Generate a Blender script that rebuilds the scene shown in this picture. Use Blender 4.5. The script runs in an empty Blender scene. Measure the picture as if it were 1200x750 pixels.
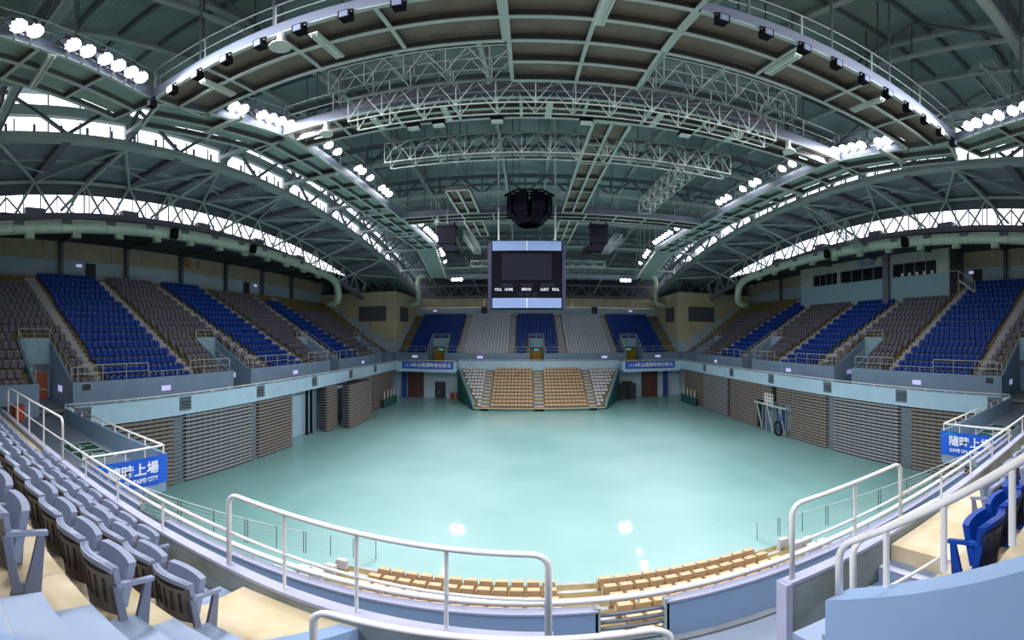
import bpy, math, random
import numpy as np
from mathutils import Vector, Matrix
random.seed(7)
SC = bpy.context.scene
COL = SC.collection
PI = math.pi

# ------------------------------------------------------------------ camera
# the photograph is a stitched panorama: equirectangular, about 153 x 95 degrees
FPX, CXP, CYP = 450.0, 617.5, 392.0
cd = bpy.data.cameras.new('camera')
cd.type = 'PANO'
cd.panorama_type = 'EQUIRECTANGULAR' if hasattr(cd, 'panorama_type') else None
cd.longitude_min = -CXP / FPX
cd.longitude_max = (1200 - CXP) / FPX
cd.latitude_max = CYP / FPX
cd.latitude_min = -(750 - CYP) / FPX
cd.clip_start = 0.05
cd.clip_end = 500
CAM = bpy.data.objects.new('camera', cd)
CAM.location = (0, 0, 10)
CAM.rotation_euler = (PI / 2, 0, 0)
COL.objects.link(CAM)
SC.camera = CAM

# ------------------------------------------------------------------ sky, exposure
W = bpy.data.worlds.new('overcast_sky')
SC.world = W
W.use_nodes = True
_bg = W.node_tree.nodes['Background']
_bg.inputs[0].default_value = (0.93, 0.93, 1.0, 1)
_bg.inputs[1].default_value = 3.0
LAMP = 14.0             # radiance of a flood lamp's lens
SPOT = 640.0            # power of a flood lamp's beam
SC.view_settings.view_transform = 'Standard'
SC.view_settings.look = 'None'
SC.view_settings.gamma = 1
SC.view_settings.use_curve_mapping = False
SC.view_settings.exposure = 0.1
SC.cycles.use_denoising = True
SC.cycles.max_bounces = 8
SC.cycles.diffuse_bounces = 4

# ------------------------------------------------------------------ materials
def lin(c):
    return tuple((x / 255 / 12.92) if x / 255 <= .04045 else ((x / 255 + .055) / 1.055) ** 2.4 for x in c)

MATS = {}
def mat(name, rgb, rough=.6, metal=0.0, var=.12, scale=3.0, bump=0.0, bscale=40.0, rgb2=None, spec=None, emit=0.0):
    if name in MATS:
        return MATS[name]
    m = bpy.data.materials.new(name)
    m.use_nodes = True
    nt = m.node_tree
    b = nt.nodes['Principled BSDF']
    c = lin(rgb)
    b.inputs['Roughness'].default_value = rough
    b.inputs['Metallic'].default_value = metal
    if spec is not None:
        b.inputs['Specular IOR Level'].default_value = spec
    tc = nt.nodes.new('ShaderNodeTexCoord')
    if var > 0 or rgb2:
        n = nt.nodes.new('ShaderNodeTexNoise')
        n.inputs['Scale'].default_value = scale
        n.inputs['Detail'].default_value = 4
        r = nt.nodes.new('ShaderNodeValToRGB')
        r.color_ramp.elements[0].position = .3
        r.color_ramp.elements[1].position = .7
        c2 = lin(rgb2) if rgb2 else tuple(x * (1 - var) for x in c)
        r.color_ramp.elements[0].color = (*c2, 1)
        r.color_ramp.elements[1].color = (*[min(1, x * (1 + var * .5)) for x in c], 1)
        nt.links.new(tc.outputs['Object'], n.inputs['Vector'])
        nt.links.new(n.outputs['Fac'], r.inputs['Fac'])
        nt.links.new(r.outputs['Color'], b.inputs['Base Color'])
    else:
        b.inputs['Base Color'].default_value = (*c, 1)
    if bump:
        n2 = nt.nodes.new('ShaderNodeTexNoise')
        n2.inputs['Scale'].default_value = bscale
        bp = nt.nodes.new('ShaderNodeBump')
        bp.inputs['Strength'].default_value = bump
        bp.inputs['Distance'].default_value = .02
        nt.links.new(tc.outputs['Object'], n2.inputs['Vector'])
        nt.links.new(n2.outputs['Fac'], bp.inputs['Height'])
        nt.links.new(bp.outputs['Normal'], b.inputs['Normal'])
    if emit:
        b.inputs['Emission Color'].default_value = (*c, 1)
        b.inputs['Emission Strength'].default_value = emit
    MATS[name] = m
    return m

def lamp_mat(name, rgb, strength):
    m = bpy.data.materials.new(name)
    m.use_nodes = True
    nt = m.node_tree
    nt.nodes.clear()
    e = nt.nodes.new('ShaderNodeEmission')
    e.inputs[0].default_value = (*rgb, 1)
    e.inputs[1].default_value = strength
    o = nt.nodes.new('ShaderNodeOutputMaterial')
    nt.links.new(e.outputs[0], o.inputs[0])
    MATS[name] = m
    return m

def pane_mat():
    m = bpy.data.materials.new('window_pane')
    m.use_nodes = True
    nt = m.node_tree
    nt.nodes.clear()
    t = nt.nodes.new('ShaderNodeBsdfTransparent')
    t.inputs[0].default_value = (.96, .96, 1, 1)
    g = nt.nodes.new('ShaderNodeBsdfGlossy')
    g.inputs['Roughness'].default_value = .15
    x = nt.nodes.new('ShaderNodeMixShader')
    x.inputs[0].default_value = .08
    o = nt.nodes.new('ShaderNodeOutputMaterial')
    nt.links.new(t.outputs[0], x.inputs[1])
    nt.links.new(g.outputs[0], x.inputs[2])
    nt.links.new(x.outputs[0], o.inputs[0])
    MATS['window_pane'] = m
    return m

def floor_mat():
    m = mat('teal_floor', (66, 158, 142), .22, var=0)
    nt = m.node_tree
    b = nt.nodes['Principled BSDF']
    tc = nt.nodes.new('ShaderNodeTexCoord')
    n = nt.nodes.new('ShaderNodeTexNoise'); n.inputs['Scale'].default_value = .16; n.inputs['Detail'].default_value = 5
    r = nt.nodes.new('ShaderNodeValToRGB')
    r.color_ramp.elements[0].position = .35; r.color_ramp.elements[0].color = (*lin((94, 158, 150)), 1)
    r.color_ramp.elements[1].position = .68; r.color_ramp.elements[1].color = (*lin((120, 176, 172)), 1)
    nt.links.new(tc.outputs['Object'], n.inputs['Vector']); nt.links.new(n.outputs['Fac'], r.inputs['Fac'])
    # small dark scuffs
    v = nt.nodes.new('ShaderNodeTexNoise'); v.inputs['Scale'].default_value = 1.4; v.inputs['Detail'].default_value = 2
    r2 = nt.nodes.new('ShaderNodeValToRGB')
    r2.color_ramp.elements[0].position = .22; r2.color_ramp.elements[0].color = (.7, .7, .7, 1)
    r2.color_ramp.elements[1].position = .27; r2.color_ramp.elements[1].color = (1, 1, 1, 1)
    nt.links.new(tc.outputs['Object'], v.inputs['Vector']); nt.links.new(v.outputs['Fac'], r2.inputs['Fac'])
    mx = nt.nodes.new('ShaderNodeMixRGB'); mx.blend_type = 'MULTIPLY'; mx.inputs[0].default_value = 1
    nt.links.new(r.outputs['Color'], mx.inputs[1]); nt.links.new(r2.outputs['Color'], mx.inputs[2])
    nt.links.new(mx.outputs[0], b.inputs['Base Color'])
    # broad sheen from the buffed coating plus a thin clear wavy coat
    b.inputs['Specular IOR Level'].default_value = 1.0
    b.inputs['IOR'].default_value = 2.2
    b.inputs['Roughness'].default_value = .62
    b.inputs['Coat Weight'].default_value = .55
    b.inputs['Coat Roughness'].default_value = .045
    w = nt.nodes.new('ShaderNodeTexNoise'); w.inputs['Scale'].default_value = 1.1; w.inputs['Detail'].default_value = 6; w.inputs['Roughness'].default_value = .6
    bp = nt.nodes.new('ShaderNodeBump'); bp.inputs['Strength'].default_value = .12; bp.inputs['Distance'].default_value = .03
    nt.links.new(tc.outputs['Object'], w.inputs['Vector']); nt.links.new(w.outputs['Fac'], bp.inputs['Height'])
    nt.links.new(bp.outputs['Normal'], b.inputs['Coat Normal'])
    return m

def deck_mat(name, rgb, axis=0, scale=9.0):
    m = mat(name, rgb, .65, var=.15, scale=.6)
    nt = m.node_tree
    b = nt.nodes['Principled BSDF']
    tc = nt.nodes.new('ShaderNodeTexCoord')
    w = nt.nodes.new('ShaderNodeTexWave')
    w.bands_direction = 'X' if axis == 0 else 'Y'
    w.inputs['Scale'].default_value = scale / 6.283 * 2
    bp = nt.nodes.new('ShaderNodeBump'); bp.inputs['Strength'].default_value = .8; bp.inputs['Distance'].default_value = .06
    nt.links.new(tc.outputs['Object'], w.inputs['Vector']); nt.links.new(w.outputs['Fac'], bp.inputs['Height'])
    nt.links.new(bp.outputs['Normal'], b.inputs['Normal'])
    return m

M_FLOOR = floor_mat()
M_FASCIA = mat('pale_blue_paint', (166, 196, 212), .5, var=.07, scale=1.2)
M_PARA = mat('grey_blue_paint', (126, 152, 174), .6, var=.08, scale=.9)
M_LINTEL = mat('light_blue_panel', (150, 184, 196), .6, var=.06)
M_CONC = mat('grey_concrete', (122, 128, 132), .85, var=.22, scale=1.5, bump=.2)
M_RISER = mat('ochre_riser', (132, 118, 74), .8, var=.25, scale=2)
M_STEP = mat('grey_aisle_step', (176, 174, 176), .8, var=.15)
M_BEIGE = mat('beige_wall_panel', (192, 178, 150), .8, var=.12, scale=.8)
M_BWALL = mat('light_blue_wall', (172, 192, 204), .75, var=.08, scale=.7)
M_OLIVE = mat('olive_corner_panel', (196, 184, 148), .8, var=.1, scale=.8)
M_JOINT = mat('dark_joint', (60, 58, 52), .9, var=0)
M_WALK = mat('grey_walkway_floor', (128, 140, 156), .55, var=.1, scale=1.0)
M_TAN = mat('tan_cement_landing', (204, 190, 166), .8, var=.14, scale=2.2, rgb2=(184, 168, 128), bump=.15)
M_NCONC = mat('weathered_parapet_concrete', (140, 150, 152), .85, var=.2, scale=1.6, rgb2=(112, 120, 108), bump=.2)
M_NTOP = mat('lavender_coping', (172, 174, 196), .7, var=.08)
M_NBLUE = mat('sky_blue_wall_paint', (140, 166, 200), .6, var=.05, scale=1.2)
M_NSTEP = mat('blue_grey_step_paint', (140, 158, 182), .6, var=.1, scale=2)
M_WHITE = mat('white_rail_paint', (232, 230, 226), .4, var=.06, scale=4)
M_RAIL2 = mat('cream_rail_paint', (196, 196, 184), .45, var=.05)
M_DKRAIL = mat('dark_green_wire_rail', (62, 78, 78), .5, var=0)
M_STEEL = mat('grey_green_steel', (168, 182, 178), .55, var=.12, scale=.8)
M_STEELD = mat('dark_purlin_steel', (98, 106, 112), .6, var=.12, scale=.8)
M_STEELL = mat('light_steel_tube', (186, 196, 190), .4, var=.05)
M_STEELT = mat('pale_truss_tube', (158, 170, 164), .45, var=.05)
M_BEAMP = mat('grey_violet_beam', (122, 118, 132), .6, var=.1)
M_FASCW = mat('silver_catwalk_fascia', (122, 130, 148), .45, var=.08, metal=.2)
M_PANEL = mat('brown_acoustic_panel', (134, 124, 112), .85, var=.2, scale=2.2)
M_PANELG = mat('green_grey_soffit_panel', (146, 168, 160), .75, var=.1)
M_PURL = mat('dark_grey_purlin', (106, 104, 106), .8, var=.1)
M_DECK = deck_mat('green_grey_roof_deck', (164, 186, 184), 1, 10)
M_DECKS = deck_mat('slate_side_roof_deck', (150, 164, 172), 1, 7)
M_DARK = mat('charcoal_soffit', (58, 60, 66), .85, var=.1)
M_BLACK = mat('black_matt_plastic', (16, 17, 21), .7, var=.1, spec=.15)
M_SPK = mat('black_speaker_grille', (20, 20, 30), .8, var=.2, scale=30, spec=.08)
M_DUCT = mat('pale_green_spiral_duct', (202, 216, 196), .5, var=.1, scale=2, metal=.15)
M_BLUE = mat('royal_blue_seat_plastic', (0, 60, 150), .5, var=.12, scale=6, spec=.3)
M_GREY = mat('warm_grey_seat_plastic', (108, 103, 113), .55, var=.12, scale=6, spec=.3)
M_GREYL = mat('pale_grey_seat_plastic', (192, 198, 208), .45, var=.1, scale=6)
M_NSEAT = mat('slate_blue_seat_plastic', (134, 144, 166), .42, var=.08, scale=5)
M_NBACK = mat('taupe_seat_back_shell', (104, 98, 94), .55, var=.1, scale=5)
M_NDARK = mat('dark_slot_shade', (40, 36, 34), .8, var=0)
M_TANS = mat('tan_telescopic_seat_plastic', (204, 172, 134), .5, var=.08, scale=6)
M_WHS = mat('white_telescopic_seat_plastic', (208, 206, 208), .5, var=.06, scale=6)
M_TELB = mat('taupe_folded_seat', (154, 136, 116), .7, var=.1, scale=5)
M_TELG = mat('grey_folded_seat', (166, 172, 174), .65, var=.1, scale=5)
M_TELK = mat('dark_frame_and_gap_shade', (34, 34, 38), .9, var=0)
M_TELN = mat('steel_tier_nosing', (122, 126, 128), .55, var=.08)
M_DKGREEN = mat('bottle_green_skirt', (30, 92, 84), .6, var=.1)
M_GREENMAT = mat('green_wheelchair_mat', (16, 84, 58), .7, var=.1)
M_BAN = mat('bright_blue_banner', (18, 86, 196), .45, var=.14, scale=1.2)
M_BAN2 = mat('teal_banner_swirl', (20, 150, 180), .5, var=.1)
M_TXT = mat('white_lettering', (222, 228, 240), .5, var=0)
M_RED = mat('red_lettering', (190, 66, 40), .6, var=0)
M_YEL = mat('amber_lettering', (190, 150, 40), .6, var=0)
M_BLT = mat('blue_lettering', (40, 116, 190), .6, var=0)
M_DOORY = mat('amber_yellow_door', (190, 146, 22), .5, var=.12, scale=.8)
M_DOORR = mat('red_brown_door', (168, 86, 58), .5, var=.12, scale=1)
M_DOORB = mat('dark_brown_door', (84, 52, 44), .55, var=.1)
M_DOORD = mat('dark_grey_door', (52, 54, 62), .6, var=.1)
M_BLUEP = mat('deep_blue_post', (30, 66, 140), .5, var=.1)
M_ORANGE = mat('orange_red_plastic', (196, 78, 34), .5, var=.1)
M_LOUV = mat('dark_louvre_metal', (108, 112, 122), .6, var=.1)
M_GLASSD = mat('dark_booth_glass', (30, 32, 40), .15, var=0)
M_BOOTH = mat('grey_booth_cladding', (188, 192, 184), .7, var=.12, scale=1)
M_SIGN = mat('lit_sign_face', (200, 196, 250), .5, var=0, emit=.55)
M_SIGNG = mat('cyan_exit_sign', (70, 190, 210), .5, var=0, emit=.6)
M_SCRB = mat('black_scoreboard_face', (10, 11, 18), .8, var=0, spec=.05)
M_SCRS = mat('dark_video_screen', (26, 28, 36), .8, var=.05, spec=.05)
M_SCRP = mat('light_advert_panel', (112, 132, 168), .6, var=.04, scale=.6, spec=.1)
M_SCRG = mat('violet_grey_board_side', (46, 48, 68), .85, var=.06, spec=.05)
M_TUBE = mat('white_fluorescent_tube', (206, 216, 208), .5, var=0)
M_LENS = mat('floodlight_glass', (120, 128, 150), .2, var=0)
M_SWHITE = mat('white_sign_plate', (220, 220, 230), .5, var=0)
M_LAMP = lamp_mat('lamp_lens_glow', (.96, .97, 1.0), LAMP)
M_HOUSE = mat('grey_lamp_housing', (120, 126, 140), .5, var=.05, metal=.4)
M_PANE = pane_mat()
M_DAYL = lamp_mat('doorway_daylight_glow', (.9, .9, 1.0), 1.1)

# ------------------------------------------------------------------ mesh helpers
class MB:
    def __init__(s):
        s.v = []; s.f = []; s.m = []
    def _add(s, vs, fs, mi=0):
        o = len(s.v)
        s.v += [tuple(p) for p in vs]
        for f in fs:
            s.f.append(tuple(i + o for i in f)); s.m.append(mi)
        return s
    def box(s, x0, x1, y0, y1, z0, z1, mi=0):
        v = [(x0, y0, z0), (x1, y0, z0), (x1, y1, z0), (x0, y1, z0), (x0, y0, z1), (x1, y0, z1), (x1, y1, z1), (x0, y1, z1)]
        return s._add(v, [(0, 3, 2, 1), (4, 5, 6, 7), (0, 1, 5, 4), (1, 2, 6, 5), (2, 3, 7, 6), (3, 0, 4, 7)], mi)
    def beam(s, p, q, w, h, mi=0):
        M = frame(p, q, w, h)
        v = [M @ Vector(c) for c in UCUBE]
        return s._add(v, UFACE, mi)
    def quad(s, a, b, c, d, mi=0):
        return s._add([a, b, c, d], [(0, 1, 2, 3)], mi)
    def poly(s, pts, mi=0):
        return s._add(pts, [tuple(range(len(pts)))], mi)
    def prism(s, pts, off, mi=0):
        """closed polygon of 3-D points pushed along the vector off"""
        n = len(pts); off = Vector(off)
        v = [Vector(p) for p in pts] + [Vector(p) + off for p in pts]
        f = [tuple(range(n - 1, -1, -1)), tuple(range(n, 2 * n))]
        f += [(i, (i + 1) % n, n + (i + 1) % n, n + i) for i in range(n)]
        return s._add(v, f, mi)
    def tube(s, pts, r, n=8, mi=0, caps=True, closed=False):
        pts = [Vector(p) for p in pts]
        rings = []
        N = len(pts)
        ta = []
        for i, p in enumerate(pts):
            if i == 0: t = pts[1] - p
            elif i == N - 1: t = p - pts[i - 1]
            else: t = (pts[i + 1] - p).normalized() + (p - pts[i - 1]).normalized()
            ta.append(t.normalized())
        a = ta[0].orthogonal().normalized()
        for i, p in enumerate(pts):
            if i: a = ta[i - 1].rotation_difference(ta[i]) @ a
            b = ta[i].cross(a).normalized()
            rr = r[i] if isinstance(r, (list, tuple)) else r
            k_ = 1.0
            if 0 < i < N - 1: k_ = 1 / max(.5, math.sqrt(max(0.0, (1 + (pts[i + 1] - p).normalized().dot((p - pts[i - 1]).normalized())) / 2)))
            rings.append([p + a * (rr * math.cos(2 * PI * k / n)) + b * (rr * math.sin(2 * PI * k / n)) for k in range(n)])
        v = [x for ring in rings for x in ring]
        f = []
        for i in range(N - 1):
            for k in range(n):
                f.append((i * n + k, i * n + (k + 1) % n, (i + 1) * n + (k + 1) % n, (i + 1) * n + k))
        if caps:
            f.append(tuple(range(n - 1, -1, -1))); f.append(tuple((N - 1) * n + k for k in range(n)))
        return s._add(v, f, mi)
    def disc(s, c, nrm, r, n=12, mi=0, depth=0.0):
        c = Vector(c); nrm = Vector(nrm).normalized()
        a = nrm.orthogonal().normalized(); b = nrm.cross(a)
        pts = [c + a * (r * math.cos(2 * PI * k / n)) + b * (r * math.sin(2 * PI * k / n)) for k in range(n)]
        if depth: return s.prism(pts, nrm * depth, mi)
        return s.poly(pts, mi)
    def mesh(s, name, mats, off=(0, 0, 0), smooth=False):
        me = bpy.data.meshes.new(name)
        ox, oy, oz = off
        me.from_pydata([(x - ox, y - oy, z - oz) for x, y, z in s.v], [], s.f)
        if not isinstance(mats, (list, tuple)): mats = [mats]
        for m in mats: me.materials.append(m)
        if len(mats) > 1:
            me.polygons.foreach_set('material_index', s.m)
        if smooth:
            me.polygons.foreach_set('use_smooth', [True] * len(me.polygons))
        me.update()
        return me

def frame(p, q, w, h):
    """matrix taking the unit cube (-.5...5, length 0..1 along X) to a bar from p to q"""
    p = Vector(p); q = Vector(q); d = q - p; L = d.length or 1e-6
    x = d / L
    up = Vector((0, 0, 1))
    if abs(x.z) > .98: up = Vector((0, 1, 0))
    y = up.cross(x).normalized(); z = x.cross(y)
    return Matrix(((x.x * L, y.x * w, z.x * h, p.x), (x.y * L, y.y * w, z.y * h, p.y), (x.z * L, y.z * w, z.z * h, p.z), (0, 0, 0, 1)))
UCUBE = [(0, -.5, -.5), (1, -.5, -.5), (1, .5, -.5), (0, .5, -.5), (0, -.5, .5), (1, -.5, .5), (1, .5, .5), (0, .5, .5)]
UFACE = [(0, 3, 2, 1), (4, 5, 6, 7), (0, 1, 5, 4), (1, 2, 6, 5), (2, 3, 7, 6), (3, 0, 4, 7)]
_unit = {}
def unit_mesh(m, round_=False):
    k = (m.name, round_)
    if k not in _unit:
        if round_:
            b = MB()
            n = 8
            v = [(0, .5 * math.cos(2 * PI * i / n), .5 * math.sin(2 * PI * i / n)) for i in range(n)]
            v += [(1, y, z) for _, y, z in v]
            b._add(v, [(i, (i + 1) % n, n + (i + 1) % n, n + i) for i in range(n)] + [tuple(range(n - 1, -1, -1)), tuple(range(n, 2 * n))])
            _unit[k] = b.mesh('round_bar', m)
        else:
            _unit[k] = MB()._add(UCUBE, UFACE).mesh('square_bar', m)
    return _unit[k]

def link(o, parent=None):
    COL.objects.link(o)
    if parent is not None: o.parent = parent
    return o
def tag(o, label=None, cat=None, group=None, kind=None):
    if label: o['label'] = label
    if cat: o['category'] = cat
    if group: o['group'] = group
    if kind: o['kind'] = kind
    return o
def thing(name, label, cat, loc=(0, 0, 0), group=None, rz=0.0):
    o = bpy.data.objects.new(name, None)
    o.location = loc; o.rotation_euler = (0, 0, rz)
    o.empty_display_size = .1
    link(o)
    return tag(o, label, cat, group)
def off_of(parent):
    """world offset of a part whose mesh is written in world coordinates"""
    if parent is None: return Vector((0, 0, 0))
    o = Vector(parent.location)
    while parent.parent is not None:
        parent = parent.parent; o = o + Vector(parent.location)
    return o
def part(name, mb, m, parent=None, smooth=False, local=False):
    off = (0, 0, 0) if local else off_of(parent)
    o = bpy.data.objects.new(name, mb.mesh(name, m, off, smooth))
    return link(o, parent)
def struct(name, mb, m, smooth=False):
    o = part(name, mb, m, None, smooth)
    o['kind'] = 'structure'
    return o
def solo(name, mb, m, label, cat, group=None, smooth=False, loc=None):
    """a thing that is one mesh; origin at loc"""
    me = mb.mesh(name, m, loc or (0, 0, 0), smooth)
    o = bpy.data.objects.new(name, me)
    if loc: o.location = loc
    link(o)
    return tag(o, label, cat, group)
def bar(name, p, q, w, h, m, parent=None, round_=False):
    o = bpy.data.objects.new(name, unit_mesh(m, round_))
    o.matrix_basis = Matrix.Translation(-off_of(parent)) @ frame(p, q, w, h)
    return link(o, parent)
def text_part(name, s, m, parent, origin, right, up, height, align='CENTER', squeeze=1.0, depth=.006, world=True, bold=0.0):
    cu = bpy.data.curves.new(name, 'FONT')
    cu.body = s
    cu.align_x = align
    cu.align_y = 'CENTER'
    cu.extrude = depth / max(height, .01)
    cu.resolution_u = 2
    cu.offset = bold
    tmp = bpy.data.objects.new(name, cu)
    COL.objects.link(tmp)
    dg = bpy.context.evaluated_depsgraph_get()
    me = bpy.data.meshes.new_from_object(tmp.evaluated_get(dg))
    bpy.data.objects.remove(tmp)
    me.materials.clear(); me.materials.append(m)
    R = Vector(right).normalized(); U = Vector(up).normalized(); N = R.cross(U)
    o = Vector(origin) - (off_of(parent) if world else Vector((0, 0, 0)))
    k = height
    Mx = Matrix(((R.x * k * squeeze, U.x * k, N.x * k, o.x), (R.y * k * squeeze, U.y * k, N.y * k, o.y), (R.z * k * squeeze, U.z * k, N.z * k, o.z), (0, 0, 0, 1)))
    me.transform(Mx)
    me.name = name
    ob = bpy.data.objects.new(name, me)
    return link(ob, parent)
_U = ['zeroth', 'first', 'second', 'third', 'fourth', 'fifth', 'sixth', 'seventh', 'eighth', 'ninth', 'tenth', 'eleventh', 'twelfth', 'thirteenth', 'fourteenth', 'fifteenth', 'sixteenth', 'seventeenth', 'eighteenth', 'nineteenth']
ORD = _U + [{2: 'twent', 3: 'thirt', 4: 'fort'}[t] + ('ieth' if u == 0 else 'y-' + _U[u]) for t in (2, 3, 4) for u in range(10)]
def lerp(a, b, t): return a + (b - a) * t

# the arena: x across, y along the hall; the camera stands at x = 0, the hall's middle line is at XC
XC = 1.87
def SX(side, d): return -d if side == 'L' else 2 * XC + d
# the walls carry the signs 東 E, 西 W and 南 S
SIDE_NAME = {'L': 'east stand', 'R': 'west stand'}
YN, YF = 4.55, 57.1            # near and far walkway rails
def arch(y): return 10 + 13.4 - .00315 * (y - 26) ** 2

# ================================================================== THE SHELL
fl = struct('floor', MB().box(-36, 40, -13, 74, -.3, 0), M_FLOOR)

WZ = 5.2                                     # walkway level
VOM = [7.6, 23.1, 38.6, 54.0]                # entrances along the side stands
OPEN = [8.4, 15.5, 23.0, 31.0, 38.8, 45.9]   # slatted openings in the long walkway fronts
Z0, RISE, TREAD, D0 = 6.43, .564, .8, 21.15  # side stands
def segs(a, b, cuts):
    out = []
    for c0, c1 in cuts:
        if c0 > a: out.append((a, min(c0, b)))
        a = max(a, c1)
    if a < b: out.append((a, b))
    return out

for S, side in (('L', 'left'), ('R', 'right')):
    X = lambda d: SX(S, d)
    def bx(mb, d0, d1, y0, y1, z0, z1, mi=0):
        a, b = sorted((X(d0), X(d1)))
        return mb.box(a, b, y0, y1, z0, z1, mi)
    # wall behind the telescopic stands
    struct('wall_%s_lower' % side, bx(MB(), 20.9, 21.2, 7.4, 54.4, 0, 4.95), M_FASCIA)
    # walkway slab and its front
    wf = struct('floor_walkway_%s' % side, bx(MB(), 19.2, 21.2, 7.45, 54.35, 4.95, WZ), M_WALK)
    fs = struct('wall_%s_walkway_front' % side, bx(bx(MB(), 19.1, 19.3, 7.45, 54.35, 4.82, 5.06), 19.12, 19.28, 7.45, 54.35, 6.0, 6.05), M_FASCIA)
    cuts = [(c - .5, c + .5) for c in OPEN]
    for a, b in segs(7.45, 54.35, cuts):
        part('front_panel', bx(MB(), 19.1, 19.26, a, b, 5.06, 6.02), M_FASCIA, fs)
    for c in OPEN:
        for k in range(5):
            part('slat', bx(MB(), 19.15, 19.2, c - .5, c + .5, 5.12 + k * .19, 5.2 + k * .19), M_STEELD, fs)
    # parapet in front of the upper stand, cut at the entrances
    pw = struct('wall_%s_parapet' % side, bx(MB(), 21.1, 21.32, 3.0, VOM[0] - 1.25, 5.0, 7.13), M_PARA)
    for a, b in segs(VOM[0] + 1.25, 59.2, [(v - 1.25, v + 1.25) for v in VOM[1:]]):
        part('parapet_length', bx(MB(), 21.1, 21.32, a, b, 5.0, 7.13), M_PARA, pw)
    # stepped stand: one part per row
    st = struct('floor_stand_%s' % side, bx(MB(), 21.3, 36, -11, 59.2, 5.3, 5.5), M_CONC)
    for n in range(17):
        d = D0 + TREAD * n; z = Z0 + RISE * n
        mb = MB()
        cs = [(v - 1.25, v + 1.25) for v in VOM] if n <= 5 else []
        for a, b in segs(-10.8, 59.2, cs):
            bx(mb, d, d + TREAD, a, b, z - .62, z)
        part('tread', mb, M_RISER, st)
    # back wall: blue dado below, panelled band above
    w = struct('wall_%s' % side, bx(bx(MB(), 35.2, 35.5, -11, 60, 5, 17.45), 36.0, 36.2, -11.3, 72, 16, 19.6), M_BWALL)
    for k in range(19):
        part('wall_panel', bx(MB(), 35.12, 35.3, -10.9 + k * 3.7, -7.24 + k * 3.7, 17.47, 19.3), M_BEIGE, w)
    for k in range(7):
        y = 5.7 + 7.3 * k
        part('column', bx(MB(), 34.55, 34.95, y - .17, y + .17, 14.0, 19.3), M_STEELD, w)
    for dn, y in ((0, 16.3), (1, 39.2)):
        o = struct('door_%d' % (dn + (1 if S == 'L' else 3)), bx(MB(), 35.05, 35.16, y - .55, y + .55, 15.3, 17.2), M_DOORD)
        part('door_leaf', bx(MB(), 35.0, 35.06, y - .42, y + .42, 15.32, 17.08), M_DARK, o)
    # low soffit behind the duct, closing to the back wall
    a, b = X(27.3), X(36)
    mb = MB()
    mb.prism([(a, -11, 19.0), (b, -11, 19.3), (b, -11, 19.5), (a, -11, 19.2)], (0, 83, 0))
    sf = struct('ceiling_soffit_%s' % side, mb, M_DARK)
    for k in range(8):
        y = 5.7 + 7.3 * k
        part('soffit_beam', MB().beam((X(27.5), y, 18.82), (X(35), y, 19.1), .22, .3), M_STEELD, sf)

# entrances of the side stands
vn = 0
for S, side in (('L', 'left'), ('R', 'right')):
    X = lambda d: SX(S, d)
    def bx(mb, d0, d1, y0, y1, z0, z1, mi=0):
        a, b = sorted((X(d0), X(d1)))
        return mb.box(a, b, y0, y1, z0, z1, mi)
    for vi, v in enumerate(VOM):
        vn += 1
        a, b = v - 1.25, v + 1.25
        mb = MB()
        bx(mb, 21.3, 25.9, a, b, 5.0, WZ)
        en = struct('wall_entrance_%d' % vn, mb, M_WALK)
        for y0, y1 in ((a - .02, a + .2), (b - .2, b + .02)):
            m2 = MB()
            m2.prism([(X(21.12), y0, 5.1), (X(25.9), y0, 5.1), (X(25.9), y0, 9.75), (X(21.5), y0, 7.13), (X(21.12), y0, 7.13)], (0, y1 - y0, 0))
            part('side_wall', m2, M_PARA, en)
        part('head_wall', bx(MB(), 25.5, 25.72, a + .2, b - .2, 7.95, 9.75), M_LINTEL, en)
        part('transom_grille', bx(MB(), 25.55, 25.7, a + .2, b - .2, 7.5, 7.95), M_LOUV, en)
        part('back_wall', bx(MB(), 25.75, 25.85, a + .2, b - .2, 5.2, 7.6), M_DOORD if vi else M_PARA, en)
        if vi == 0 and S == 'L':
            d = struct('door_5', bx(MB(), 25.4, 25.75, a + .22, a + 1.0, 5.2, 7.4), M_DAYL)  # glowing block put in for the daylight beyond the open door
            part('door_leaf', bx(MB(), 25.25, 25.35, a + 1.0, b - .42, 5.2, 7.4), M_DOORR, d)
            part('push_bar', bx(MB(), 25.2, 25.26, a + 1.02, b - .5, 6.15, 6.22), M_STEELL, d)
            part('exit_sign', bx(MB(), 25.3, 25.36, a + .3, a + 1.0, 7.45, 7.68), M_SIGNG, d)

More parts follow.
